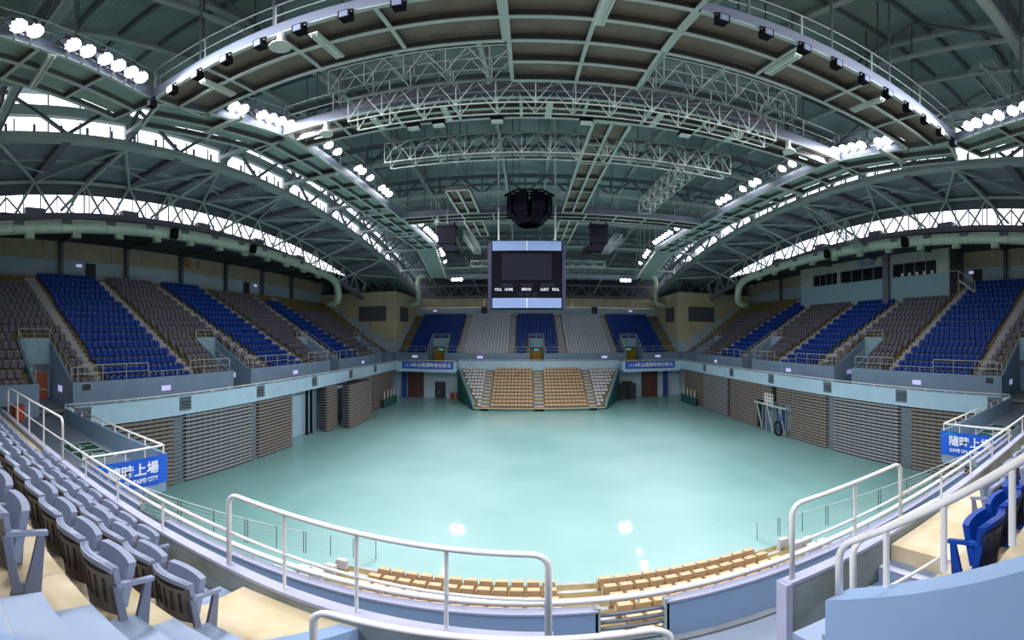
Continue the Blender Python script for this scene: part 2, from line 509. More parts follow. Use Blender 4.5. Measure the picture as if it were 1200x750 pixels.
# ---- corner towers
for S, side in (('L', 'left'), ('R', 'right')):
    s = -1 if S == 'L' else 1
    x0 = -21.0 if S == 'L' else 2 * XC + 21.0
    def bxx(mb, u0, u1, y0, y1, z0, z1, mi=0):      # u runs outward from the tower's edge
        a, b = sorted((x0 + s * u0, x0 + s * u1))
        return mb.box(a, b, y0, y1, z0, z1, mi)
    tw = struct('wall_corner_%s' % side, bxx(MB(), 0, 15, 59.2, 74, 4.5, 17.1), M_BWALL)
    # panels of the front face, stepping up towards the outside
    for u0, u1, zb in ((.02, 2.3, 9.0), (2.3, 4.4, 10.3), (4.4, 6.7, 11.6), (6.7, 9.3, 12.9), (9.3, 14, 14.4)):
        zz = 17.1
        while zz > zb + .1:
            z1 = max(zb, zz - 1.5)
            part('cladding_panel', bxx(MB(), u0 + .02, u1 - .02, 59.1, 59.25, z1 + .02, zz - .02), M_OLIVE, tw)
            zz = z1
    for v0, v1, zb in ((0.02, 3.0, 9.3), (3.0, 6.0, 10.8), (6.0, 9.0, 12.2), (9.0, 12, 13.6)):
        zz = 17.1
        while zz > zb + .1:
            z1 = max(zb, zz - 1.5)
            part('cladding_panel', bxx(MB(), -.1, .05, 59.2 + v0 + .02, 59.2 + v1 - .02, z1 + .02, zz - .02), M_OLIVE, tw)
            zz = z1
    lv = part('louvre', bxx(MB(), 1.7, 6.6, 59.02, 59.12, 12.2, 14.7), M_DARK, tw)
    for k in range(9):
        part('louvre_blade', bxx(MB(), 1.75, 6.55, 58.97, 59.05, 12.28 + k * .27, 12.42 + k * .27), M_LOUV, lv)
    lv = part('louvre', bxx(MB(), -.18, -.08, 61.0, 65.0, 12.2, 14.7), M_DARK, tw)
    for k in range(9):
        part('louvre_blade', bxx(MB(), -.23, -.15, 61.05, 64.95, 12.28 + k * .27, 12.42 + k * .27), M_LOUV, lv)

# ---- far end: lower wall, walkway, balconies, parapet, stand, back wall
struct('wall_far_lower', MB().box(-21, 24.74, 58.5, 58.75, 0, 4.95), M_BWALL)
mb = MB().box(-21.2, 24.94, 57.1, 58.8, 4.95, WZ)
mb.box(-21.2, -10.2, 54.36, 57.1, 4.95, WZ); mb.box(13.94, 24.94, 54.36, 57.1, 4.95, WZ)
struct('floor_walkway_far', mb, M_WALK)
ff = struct('wall_far_walkway_front', MB().box(-10.2, 13.94, 57.0, 57.14, 4.6, 6.05), M_FASCIA)
for i, (a, b, xs) in enumerate(((-19.2, -10.2, -10.22), (13.94, 22.94, 13.96))):
    bf = struct('wall_far_balcony_%s' % ('left', 'right')[i], MB().box(a, b, 54.25, 54.41, 4.5, 6.0), M_FASCIA)
    part('balcony_side', MB().box(xs - .08, xs + .08, 54.3, 57.0, 4.7, 6.0), M_FASCIA, bf)
FV = [(-15.7, -12.6), (.25, 2.8), (15.4, 18.4)]
pw = struct('wall_far_parapet', MB().box(-21, -20.7, 58.7, 58.9, 5, 7.13), M_PARA)
for a, b in segs(-20.7, 24.7, FV):
    part('parapet_length', MB().box(a, b, 58.7, 58.92, 5.0, 7.13), M_PARA, pw)
FZ0, FR = 6.63, .49
st = struct('floor_stand_far', MB().box(-21, 24.74, 58.8, 71, 5.3, 5.5), M_CONC)
for m in range(15):
    mb = MB()
    for a, b in segs(-21, 24.74, FV if m <= 4 else []):
        mb.box(a, b, 58.9 + .8 * m, 59.7 + .8 * m, FZ0 + FR * m - .55, FZ0 + FR * m)
    part('tread', mb, M_RISER if m % 3 else M_CONC, st)
w = struct('wall_far', MB().box(-21, 24.74, 71, 71.3, 5, 15.05), M_BWALL)
for k in range(14):
    part('wall_panel', MB().box(-21 + k * 3.267 + .02, -21 + (k + 1) * 3.267 - .02, 70.9, 71.2, 15.07, 16.8), M_BEIGE, w)
for x in (-7.9, 12.6):
    part('wall_hatch', MB().box(x - .55, x + .55, 70.85, 71.0, 13.7, 15.2), M_DOORD, w)
struct('wall_far_upper', MB().box(-36, 40, 71.4, 71.7, 16.5, 25), M_DARK)
for i, (a, b) in enumerate(FV):
    vn += 1
    en = struct('wall_entrance_%d' % vn, MB().box(a, b, 58.9, 62.9, 5.0, WZ), M_WALK)
    for x in (a, b - .2):
        m2 = MB().prism([(x, 58.72, 5.1), (x, 62.9, 5.1), (x, 62.9, 9.4), (x, 59.0, 7.13), (x, 58.72, 7.13)], (.2, 0, 0))
        part('side_wall', m2, M_PARA, en)
    part('head_wall', MB().box(a + .2, b - .2, 62.4, 62.6, 7.95, 9.4), M_LINTEL, en)
    part('transom_grille', MB().box(a + .2, b - .2, 62.45, 62.6, 7.6, 7.95), M_LOUV, en)
    d = struct('door_%d' % (6 + i), MB().box(a + .25, b - .25, 62.5, 62.7, 5.2, 7.6), M_DOORY)
    cx = (a + b) / 2
    part('door_leaf', MB().box(a + .3, cx - .02, 62.42, 62.5, 5.22, 7.4), M_DOORY, d)
    part('door_leaf', MB().box(cx + .02, b - .3, 62.42, 62.5, 5.22, 7.4), M_DOORY, d)
    part('exit_sign', MB().box(cx - .35, cx + .35, 62.3, 62.36, 7.42, 7.62), M_SIGNG, d)
# ground floor doors in the far wall
k = 9
for x, wd, h, m in ((-13.4, 1.5, 2.5, M_DOORD), (-17.4, 2.4, 4.2, M_DOORB), (15.6, 1.5, 2.5, M_DOORB), (19.3, 2.5, 4.3, M_DOORB)):
    d = struct('door_%d' % k, MB().box(x - wd / 2 - .1, x + wd / 2 + .1, 58.36, 58.52, 0, h + .1), M_DOORD)
    part('door_leaf', MB().box(x - wd / 2, x - .015, 58.28, 58.38, .02, h), m, d)
    part('door_leaf', MB().box(x + .015, x + wd / 2, 58.28, 58.38, .02, h), m, d)
    part('door_handle', MB().box(x - .12, x - .08, 58.22, 58.3, 1.0, 1.25), M_STEELL, d)
    k += 1
for i, x in enumerate((-19.2, 21.9)):
    tag(solo('blue_gate_post', MB().box(x - .35, x + .35, 57.9, 58.3, 0, 4.4).box(x - .42, x + .42, 57.84, 58.36, 0, .1), M_BLUEP,
         ['deep blue post beside the tall brown doors near the fire boxes', 'deep blue post beside the tall brown doors near the folded stacks'][i], 'post', loc=(x, 58.1, 0)))
# retaining walls between the far stand and the side walls below the balconies
for i, x in enumerate((-20.95, 24.69)):
    struct('wall_far_return_%s' % ('left', 'right')[i], MB().box(x - .15, x + .15, 54.4, 58.7, 0, 4.95), M_BWALL)
for i, x in enumerate((-9.9, 13.64)):
    struct('trim_%d' % (i + 1), MB().box(x - .5, x + .5, 57.3, 58.5, 0, 4.95), M_BWALL)

# ---- near end: walkway, front with gate, balconies, parapet, stand
mb = MB().box(-21.2, 24.94, 2.2, 4.5, 4.95, WZ)
mb.box(-21.2, -10.2, 4.5, 7.44, 4.95, WZ); mb.box(13.94, 24.94, 4.5, 7.44, 4.95, WZ)
mb.box(-1.35, 1.75, -1.6, 2.2, 4.95, WZ)
struct('floor_walkway_near', mb, M_WALK)
struct('wall_near_lower', MB().box(-21, 24.74, 3.9, 4.1, 0, 4.95), M_BWALL)
nf = struct('wall_near_walkway_front', MB().box(-10.2, 13.94, 4.4, 4.56, 4.6, 5.24), M_FASCIA)
NOP = [(.83, 1.69), (-7.0, -6.1), (9.6, 10.5)]
for a, b in segs(-10.2, 13.94, sorted(NOP)):
    part('front_panel', MB().box(a, b, 4.42, 4.54, 5.24, 6.02), M_NBLUE, nf)
    part('panel_coping', MB().box(a, b, 4.4, 4.56, 6.02, 6.06), M_NTOP, nf)
part('kerb', MB().box(-10.2, 13.94, 4.3, 4.42, 5.2, 5.26), M_CONC, nf)
for a, b in NOP:
    for k in range(5):
        part('gate_bar', MB().box(a, b, 4.44, 4.5, 5.27 + k * .155, 5.31 + k * .155), M_STEELD, nf)
    for x in (a, b):
        part('gate_post', MB().box(x - .03, x + .03, 4.42, 4.52, 5.2, 6.1), M_STEEL, nf)
for i, (a, b, xs) in enumerate(((-19.2, -10.2, -10.2), (13.94, 22.94, 13.94))):
    bf = struct('wall_near_balcony_%s' % ('left', 'right')[i], MB().box(a, b, 7.3, 7.46, 4.6, 6.0), M_PARA)
    part('balcony_side', MB().box(xs - .08, xs + .08, 4.5, 7.4, 4.6, 5.4), M_PARA, bf)
def PYX(x): return lerp(2.95, 3.02, (x + 14.2) / 11) if x < -3.2 else lerp(3.02, 2.86, (x + 3.2) / 3.4) if x < .3 else 3.0
def pwall(mb, pts, w, z0, z1):
    for p, q in zip(pts[:-1], pts[1:]):
        mb.prism([(p, PYX(p) - w, z0), (q, PYX(q) - w, z0), (q, PYX(q) + w, z0), (p, PYX(p) + w, z0)], (0, 0, z1 - z0))
    return mb
pw = struct('wall_near_parapet', pwall(MB(), (-14.2, -3.2, .2), .06, 5.0, 7.1), M_NCONC)
part('coping', pwall(MB(), (-14.2, -3.2), .068, 7.08, 7.13), M_NTOP, pw)
part('coping', pwall(MB(), (-3.2, .2), .068, 7.08, 7.13), M_NTOP, pw)
part('parapet_length', MB().box(2.4, 17, 2.94, 3.06, 5.0, 7.1), M_NCONC, pw)
part('coping', MB().box(2.38, 17, 2.93, 3.07, 7.08, 7.13), M_NTOP, pw)
part('end_face', MB().box(2.34, 2.42, 2.92, 3.08, 5.2, 7.12), M_NTOP, pw)
part('parapet_return', MB().box(-14.2, -14.0, 1.2, 2.9, 5.0, 7.05), M_NBLUE, pw)
NZ0, NR, NT = 6.45, .48, .675
st = struct('floor_stand_near', MB().box(-34, 38, -11, 2.8, 5.25, 5.4), M_CONC)
for r in range(15):
    mb = MB()
    y1 = (3.08 if r else 2.93) - NT * r
    y0_ = 3.08 - NT * (r + 1)
    for a, b in segs(-34, 38, [(-1.38, 4.1 if r < 2 else 1.98)] if r <= 6 else []):
        if r == 0: a, b = max(a, -14), min(b, 16.8)
        if a < b: mb.box(a, b, y0_, y1, NZ0 + NR * r - .55, NZ0 + NR * r)
    part('tread', mb, M_TAN, st)
# landings
part('landing', MB().box(-2.66, -1.36, 1.72, 2.92, 6.3, 6.96), M_TAN, st)
part('landing', MB().box(-13.9, -8.6, 1.78, 2.92, 6.3, 6.96), M_TAN, st)
part('landing', MB().box(4.07, 6.9, 1.735, 2.92, 6.0, 6.96), M_TAN, st)
part('landing', MB().box(2.0, 4.09, 1.74, 2.92, 5.0, 5.9), M_NSTEP, st)
for k in range(3):
    part('step', MB().box(3.2 + k * .3, 4.12, 1.76, 2.92, 5.9, 6.16 + .26 * k), M_NSTEP, st)
    part('step_nosing', MB().box(3.2 + k * .3, 3.32 + k * .3, 1.76, 2.92, 6.15 + .26 * k, 6.175 + .26 * k), M_NTOP, st)
for k in range(2):
    part('step', MB().box(-3.36 + .35 * k, -2.67, 2.2, 2.92, 6.4, 6.62 + .16 * k), M_NSTEP, st)
part('riser_wall', MB().box(1.99, 4.12, 1.0, 1.728, 5.3, 6.95), M_NSTEP, st)
# aisle stair beside the landing
for r in range(1, 8):
    yr = 3.08 - NT * (r + 1)
    zr = NZ0 + NR * r
    for x0, x1 in ((-2.25, -1.37), (1.99, 2.6)):
        part('step', MB().box(x0, x1, yr + .01, yr + .33, zr - .2, zr + .24), M_NSTEP, st)
        part('step', MB().box(x0, x1, yr + .335, yr + NT - .005, zr - .2, zr + .012), M_NSTEP, st)
# entrance under the camera
en = struct('wall_entrance_near', MB().box(-1.35, 1.75, -1.7, -1.5, 5.2, 8.3), M_PARA)
part('side_wall', MB().prism([(-1.52, -1.6, 5.1), (-1.52, 2.96, 5.1), (-1.52, 2.96, 6.9), (-1.52, -1.6, 9.6)], (.17, 0, 0)), M_NBLUE, en)
part('side_wall', MB().prism([(1.75, -1.6, 5.1), (1.75, 1.78, 5.1), (1.75, 1.78, 7.93), (1.75, -1.6, 10.0)], (.22, 0, 0)), M_NBLUE, en)
struct('wall_near', MB().box(-36, 40, -11.3, -11, 5, 21), M_BWALL)
# blue wall at the foot of the near corners
for i, x in enumerate((-36, 22)):
    struct('wall_near_return_%s' % ('left', 'right')[i], MB().box(x, x + 18, 2.6, 2.8, 5.2, 6.3), M_PARA)

# ================================================================== THE ROOF
XL, XR = -20.5, 2 * XC + 20.5
def ring(y): return 10 + 12.95 - .0035 * (y - 26) ** 2
YS = [-12 + 4 * k for k in range(22)]
def strip(x0f, x1f, z0f, z1f, ys, th=.12):
    mb = MB()
    for a, b in zip(ys[:-1], ys[1:]):
        mb.prism([(x0f, a, z0f(a)), (x1f, a, z1f(a)), (x1f, a, z1f(a) + th), (x0f, a, z0f(a) + th)], (0, 0, 0))
    return mb
def sheet(x0, x1, z0f, z1f, ys, th=.15):
    mb = MB(); n = len(ys)
    v = []
    for y in ys:
        v += [(x0, y, z0f(y)), (x1, y, z1f(y)), (x1, y, z1f(y) + th), (x0, y, z0f(y) + th)]
    f = []
    for i in range(n - 1):
        a = 4 * i; b = a + 4
        for k in range(4):
            f.append((a + k, b + k, b + (k + 1) % 4, a + (k + 1) % 4))
    f += [(0, 1, 2, 3), tuple(4 * (n - 1) + k for k in (3, 2, 1, 0))]
    return mb._add(v, f)
ce = struct('ceiling', sheet(XL - .8, XR + .8, lambda y: arch(y) + 3.9, lambda y: arch(y) + 3.9, YS), M_DECK)
for i in range(11):
    x = XL + 2.2 + i * 4.03
    mb = MB()
    for a, b in zip(YS[:-1], YS[1:]):
        mb.beam((x, a, arch(a) + 3.62), (x, b, arch(b) + 3.62), .1, .46)
        mb.beam((x, a, arch(a) + 3.37), (x, b, arch(b) + 3.37), .3, .05)
    part('purlin', mb, M_STEEL, ce)
for y in range(-10, 72, 2):
    if (y + 4) % 8:
        part('cross_purlin', MB().box(XL, XR, y - .08, y + .08, arch(y) + 3.66, arch(y) + 3.9), M_STEELD, ce)

for i in range(6):
    x = XL + 4.2 + i * 7.25
    mb = MB()
    for a, b in zip(YS[:-1], YS[1:]):
        mb.beam((x, a, arch(a) + .95), (x, b, arch(b) + .95), .16, .2)
    part('bottom_tie', mb, M_STEEL, ce)
    for y in range(4, 56, 8):
        bar('sway_brace', (x, y, arch(y) + .95), (x, y + 4, arch(y + 4) + 3.4), .13, .13, M_STEELD, ce)
        bar('sway_brace', (x, y + 8, arch(y + 8) + .95), (x, y + 4, arch(y + 4) + 3.4), .13, .13, M_STEELD, ce)
# side roofs, arch windows, ring windows
wn = 0
PWID = 2.0
for S, side in (('L', 'left'), ('R', 'right')):
    s = 1 if S == 'L' else -1
    xa = SX(S, 20.5); xr = SX(S, 27.0)
    X = lambda d: SX(S, d)
    sr = struct('ceiling_side_%s' % side, sheet(*( (X(27.9), xa) if S == 'L' else (xa, X(27.9))), *((lambda y: ring(y) + .45, lambda y: arch(y) + .1) if S == 'L' else (lambda y: arch(y) + .1, lambda y: ring(y) + .45)), YS), M_DECKS)
    # wall of the ring above and below its windows
    mb = MB()
    for a, b in zip(YS[:-1], YS[1:]):
        xx = X(27.5)
        mb.prism([(xx, a, ring(a) - .8), (xx, b, ring(b) - .8), (xx, b, ring(b) + .6), (xx, a, ring(a) + .6)], (-.15 * s, 0, 0))
        mb.prism([(xx, a, 18.7), (xx, b, 18.7), (xx, b, ring(b) - 2.55), (xx, a, ring(a) - 2.55)], (-.15 * s, 0, 0))
    struct('wall_%s_ring' % side, mb, M_STEELD)
    # ring windows
    wn += 1
    mb = MB()
    for a, b in zip(YS[:-1], YS[1:]):
        xx = X(27.48)
        mb.beam((xx, a, ring(a) - .85), (xx, b, ring(b) - .85), .12, .1)
        mb.beam((xx, a, ring(a) - 2.5), (xx, b, ring(b) - 2.5), .12, .12)
    wo = struct('window_%d' % wn, mb, M_STEELD)
    y = -10.0
    while y < 61:
        b = y + 1.33
        part('pane', MB().quad((X(27.5), y + .03, ring(y) - 2.47), (X(27.5), b - .03, ring(b) - 2.47), (X(27.5), b - .03, ring(b) - .88), (X(27.5), y + .03, ring(y) - .88)), M_PANE, wo)
        bar('mullion', (X(27.48), y, ring(y) - 2.5), (X(27.48), y, ring(y) - .85), .06, .08, M_STEELD, wo)
        y = b
    # arch windows, two bands
    for lo, hi in ((.45, 1.5), (2.4, 3.75)):
        wn += 1
        mb = MB()
        for a, b in zip(YS[:-2], YS[1:-1]):
            mb.beam((xa - .3 * s, a, arch(a) + lo), (xa - .3 * s, b, arch(b) + lo), .1, .08)
        wo = struct('window_%d' % wn, mb, M_STEELD)
        y = -11.0
        while y < 68:
            b = y + PWID
            xx = xa - .35 * s
            part('pane', MB().quad((xx, y + .05, arch(y) + lo), (xx, b - .05, arch(b) + lo), (xx, b - .05, arch(b) + hi), (xx, y + .05, arch(y) + hi)), M_PANE, wo)
            bar('mullion', (xx, y, arch(y) + lo), (xx, y, arch(y) + hi), .09, .08, M_STEELD, wo)
            y = b
    # the arch girder
    ar = thing('arch_girder', 'long arched roof girder above the %s, clerestory glass between its chords' % SIDE_NAME[S], 'girder', (xa, 26, 20), 'arch girders')
    def run(z, w, h, x=xa, y0=-12, y1=68):
        mb = MB()
        yy = [y for y in YS if y0 <= y <= y1]
        for a, b in zip(yy[:-1], yy[1:]):
            mb.beam((x, a, arch(a) + z), (x, b, arch(b) + z), w, h)
        return mb
    part('bottom_chord', run(0, .5, .5), M_STEEL, ar)
    part('walk_ledge', run(-.3, .9, .08, xa + .1 * s), M_STEEL, ar)
    part('middle_chord', run(1.95, .4, .8), M_STEEL, ar)
    part('top_chord', run(3.95, .45, .3), M_STEEL, ar)
    y = -10
    while y < 66:
        bar('stud', (xa + .22 * s, y, arch(y) + .2), (xa + .22 * s, y, arch(y) + .75), .12, .14, M_STEELD, ar)
        y += 1.6
    for k in range(9):
        y = -4 + 8 * k
        bar('post', (xa, y, arch(y)), (xa, y, arch(y) + 3.9), .3, .3, M_STEEL, ar)
        for dy in (-4, 4):
            if -11 < y + dy < 66:
                bar('diagonal', (xa + .1 * s, y + dy, arch(y + dy) + .2), (xa + .1 * s, y, arch(y) + 3.7), .2, .22, M_STEELD, ar)
        # struts reaching inward to the roof trusses
        bar('knee_brace', (xa + .1 * s, y, arch(y) + .2), (xa + 3.4 * s, y + 1.0, arch(y) + 3.3), .22, .24, M_STEELD, ar)
    # ring truss with V struts
    rt = thing('ring_truss', 'tubular ring truss in front of the clerestory over the %s' % SIDE_NAME[S], 'truss', (xr, 26, 19), 'ring trusses')
    mb = MB()
    for a, b in zip(YS[:-3], YS[1:-2]):
        mb.beam((xr, a, ring(a)), (xr, b, ring(b)), .22, .22)
    part('top_chord', mb, M_STEELL, rt)
    mb = MB()
    for a, b in zip(YS[:-3], YS[1:-2]):
        mb.beam((xr, a, ring(a) - 2.95), (xr, b, ring(b) - 2.95), .7, .5)
    part('base_beam', mb, M_BEAMP, rt)
    for k in range(-3, 16):
        y = 4 * k
        if k % 2 == 0:
            part('vent_box', MB().box(xr - .3, xr + .3, y - .75, y + .75, ring(y) - 2.75, ring(y) - 2.25), M_BEAMP, rt)
        for dy in (-1.5, 1.5):
            bar('strut', (xr, y + dy, ring(y + dy) - 2.7), (xr, y, ring(y)), .21, .21, M_STEEL, rt, True)
            bar('strut', (xr - .45 * s, y + 2 + dy, ring(y + dy) - 2.7), (xr - .45 * s, y + 2, ring(y) - .8), .16, .16, M_STEELD, rt, True)
        if k % 2: bar('strut', (xr, y, ring(y) - 2.7), (xr, y, ring(y)), .14, .14, M_STEEL, rt, True)
    # struts of the side roof
    sf = thing('side_roof_frame', 'fan of tubular struts under the side roof over the %s' % SIDE_NAME[S], 'roof frame', (X(24), 26, 21), 'side roof frames')
    for k in range(9):
        y = -4 + 8 * k
        g = Vector((xa - .2 * s, y, arch(y) - .3))
        for dy in (-4, 4):
            if y + dy < 58:
                bar('strut', g, (xr, y + dy, ring(y + dy)), .26, .26, M_STEEL, sf, True)
                bar('tie_rod', (X(23.2), y, arch(y) - .25), (X(24.6), y + dy, arch(y) - .3), .09, .09, M_STEELL, sf, True)
        if y < 56:
            bar('long_strut', g, (xr + .2 * s, y - 2, ring(y) - 2.7), .24, .24, M_STEEL, sf, True)
            bar('rafter', (xr, y + 4, ring(y + 4) + .12), (xa, y + 4, arch(y + 4) - .22), .5, .36, M_BEAMP, sf)
            bar('rafter', (xr, y, ring(y) + .2), (xa, y, arch(y) - .05), .25, .3, M_STEELD, sf)
            bar('purlin', (X(24.0), y - 4, arch(y - 4) + .0), (X(24.0), y + 4, arch(y + 4) + .0), .1, .16, M_STEELL, sf)

# transverse roof trusses
def lattice(name, label, y, x0, x1, zb, zt, pitch, wb, m1=M_STEEL, m2=M_STEELD, group='transverse roof trusses'):
    t = thing(name, label, 'truss', ((x0 + x1) / 2, y, zb), group)
    bar('bottom_chord', (x0, y, zb), (x1, y, zb), wb, wb, m1, t)
    bar('top_chord', (x0, y, zt), (x1, y, zt), wb, wb * 1.1, m2, t)
    n = int(round((x1 - x0) / pitch)); p = (x1 - x0) / n
    for i in range(n):
        a = x0 + i * p
        bar('diagonal', (a, y, zb), (a + p / 2, y, zt), wb * .6, wb * .6, m2, t)
        bar('diagonal', (a + p / 2, y, zt), (a + p, y, zb), wb * .6, wb * .6, m2, t)
        bar('vertical', (a, y, zb), (a, y, zt), wb * .5, wb * .5, m2, t)
    return t
for i, y in enumerate((-4, 4, 12, 20, 28, 36, 44, 52, 60)):
    lattice('roof_truss', 'grey-green roof truss across the hall, %s from the wall behind the scoreboard' % ORD[9 - i], y, XL, XR, arch(y) + .85, arch(y) + 2.7, 4.06, .32)
lattice('roof_truss', 'dark roof truss just above the beige wall behind the scoreboard', 69.5, -20.5, 24.2, 17.0, 19.0, 3.2, .3, M_STEELD, M_STEELD)
for i, (x0, x1) in enumerate(((-33, -21.3), (25.0, 36.8))):
    lattice('roof_truss', 'short dark truss on top of the olive corner block of the %s' % SIDE_NAME['LR'[i]], 60.5, x0, x1, 17.35, 19.6, 2.6, .25, M_STEELD, M_STEELD, 'short corner trusses')

# ------------------------------------------------------------------ catwalks
CZ = 18.2
def beam2(mb, p, q, w=.12, h=.26):
    """I-beam: dark web above a pale bottom flange"""
    p = Vector(p); q = Vector(q); u = Vector((0, 0, 1))
    mb.beam(p + u * (h / 2), q + u * (h / 2), w * .5, h, 0)
    mb.beam(p, q, w, .045, 1)
def catwalk(label, axis, a0, a1, lines, z, bay, rails=(), fascia=(), panel=M_PANEL, hang=(), group='catwalks'):
    """axis 'x': runs along x from a0 to a1, lines = y of its long beams"""
    if axis == 'x': P = lambda a, c, zz: Vector((a, c, zz))
    elif axis == 'y': P = lambda a, c, zz: Vector((c, a, zz))
    else:                                    # (start, end, outward): a runs along, c sideways
        p0, p1, sd_ = Vector(axis[0]), Vector(axis[1]), axis[2]
        dr_ = (p1 - p0).normalized(); nr_ = Vector((-dr_.y, dr_.x, 0)) * sd_
        P = lambda a, c, zz: p0 + dr_ * a + nr_ * c + Vector((0, 0, zz))
    mid = (lines[0] + lines[-1]) / 2
    t = thing('catwalk', label, 'catwalk', P((a0 + a1) / 2, mid, z), group)
    for c in lines:
        mb = MB(); beam2(mb, P(a0, c, z - .02), P(a1, c, z - .02))
        part('long_beam', mb, [M_PURL, M_STEELL], t)
    n = max(1, int(round((a1 - a0) / bay))); p = (a1 - a0) / n
    for i in range(n + 1):
        mb = MB(); beam2(mb, P(a0 + i * p, lines[0], z), P(a0 + i * p, lines[-1], z), .1)
        part('cross_beam', mb, [M_PURL, M_STEELL], t)
    for i in range(n):
        for c0, c1 in zip(lines[:-1], lines[1:]):
            g = [P(a0 + i * p + .005, c0 - .03, z + .26), P(a0 + (i + 1) * p - .005, c0 - .03, z + .26), P(a0 + (i + 1) * p - .005, c1 - .03, z + .26), P(a0 + i * p + .005, c1 - .03, z + .26)]
            part('deck_panel', MB().prism(g, (0, 0, .04)), panel, t)
    for c in fascia:
        bar('fascia', P(a0, c, z + .2), P(a1, c, z + .2), .05, .42, M_FASCW, t)
    for c in rails:
        bar('hand_rail', P(a0, c, z + 1.35), P(a1, c, z + 1.35), .05, .05, M_STEEL, t, True)
        bar('knee_rail', P(a0, c, z + .85), P(a1, c, z + .85), .04, .04, M_STEEL, t, True)
        for i in range(n + 1):
            bar('rail_post', P(a0 + i * p, c, z + .3), P(a0 + i * p, c, z + 1.35), .05, .05, M_STEEL, t, True)
    for a, c in hang:
        q = P(a, c, z + .3)
        bar('hanger', q, (q.x, q.y, arch(q.y) + 3.95), .07, .07, M_STEELD, t, True)
    return t
xl0, xl1 = -10.3, -8.5
xr0, xr1 = 2 * XC + 8.5, 2 * XC + 10.3
catwalk('near cross catwalk, the length toward the east stand, black spotlights along it', 'x', -9.6, -.5, [6.6, 7.5, 8.5], CZ, 2.4, (6.6,), (6.56,), hang=[(-7.5, 6.6), (-5.1, 6.6), (-2.7, 6.6), (-6.3, 8.5), (-1.5, 8.5)])
catwalk('near cross catwalk, the length toward the west stand, black spotlights along it', 'x', 3.2, 2 * XC + 9.6, [6.6, 7.5, 8.5], CZ, 2.4, (6.6,), (6.56,), hang=[(4.3, 6.6), (6.7, 6.6), (9.1, 6.6), (11.0, 8.5), (5.5, 8.5)])
catwalk('wide square catwalk platform in the middle with perforated brown panels', 'x', -.4, 3.1, [4.6, 5.6, 6.6, 7.5, 8.5, 9.5, 10.5], CZ, 1.75)
catwalk('catwalk across the hall between the two front lighting trusses and the third', 'x', xl1 + .1, xr0 - .1, [11.5, 12.2, 12.9], CZ, 2.1, (11.5,), (11.46,), hang=[(-6.8, 12.9), (-3, 12.9), (7.4, 12.9), (10.6, 12.9), (-6, 11.5), (9.5, 11.5)])
catwalk('catwalk across the hall just in front of the speaker cluster', 'x', xl1 + .1, xr0 - .1, [24.9, 25.7, 26.5], CZ, 2.1, (24.9,), (24.86,), hang=[(-6.8, 24.9), (-4.4, 24.9), (-1, 26.5), (4.5, 24.9), (7.4, 24.9), (9.6, 24.9)])
catwalk('low cross catwalk far beyond the scoreboard', 'x', -10.2, 2 * XC + 10.2, [48.1, 49.5], 17.3, 2.1, (48.1,), (48.06,), hang=[(-7, 48.1), (-2, 48.1), (4, 48.1), (10, 48.1)])
catwalk('lengthways catwalk leading over the right shoulder of the scoreboard', 'y', 13.05, 24.7, [2.3, 2.95, 3.6], CZ, 2.0, (), (), hang=[(16, 3.6), (20, 3.6)])
catwalk('short lengthways catwalk behind the speaker cluster', 'y', 26.7, 33, [2.3, 2.95, 3.6], CZ, 2.0, (), (), hang=[(29, 3.6)])
catwalk('short lengthways catwalk over the left shoulder of the scoreboard', 'y', 26.7, 31, [-4.4, -3.75, -3.1], CZ, 2.0, (), (), hang=[(28, -4.4)])
catwalk('short lengthways catwalk in front of the third cross catwalk', 'y', 20.5, 24.7, [-4.4, -3.75, -3.1], CZ, 2.0, (), (), hang=[(22, -4.4)])
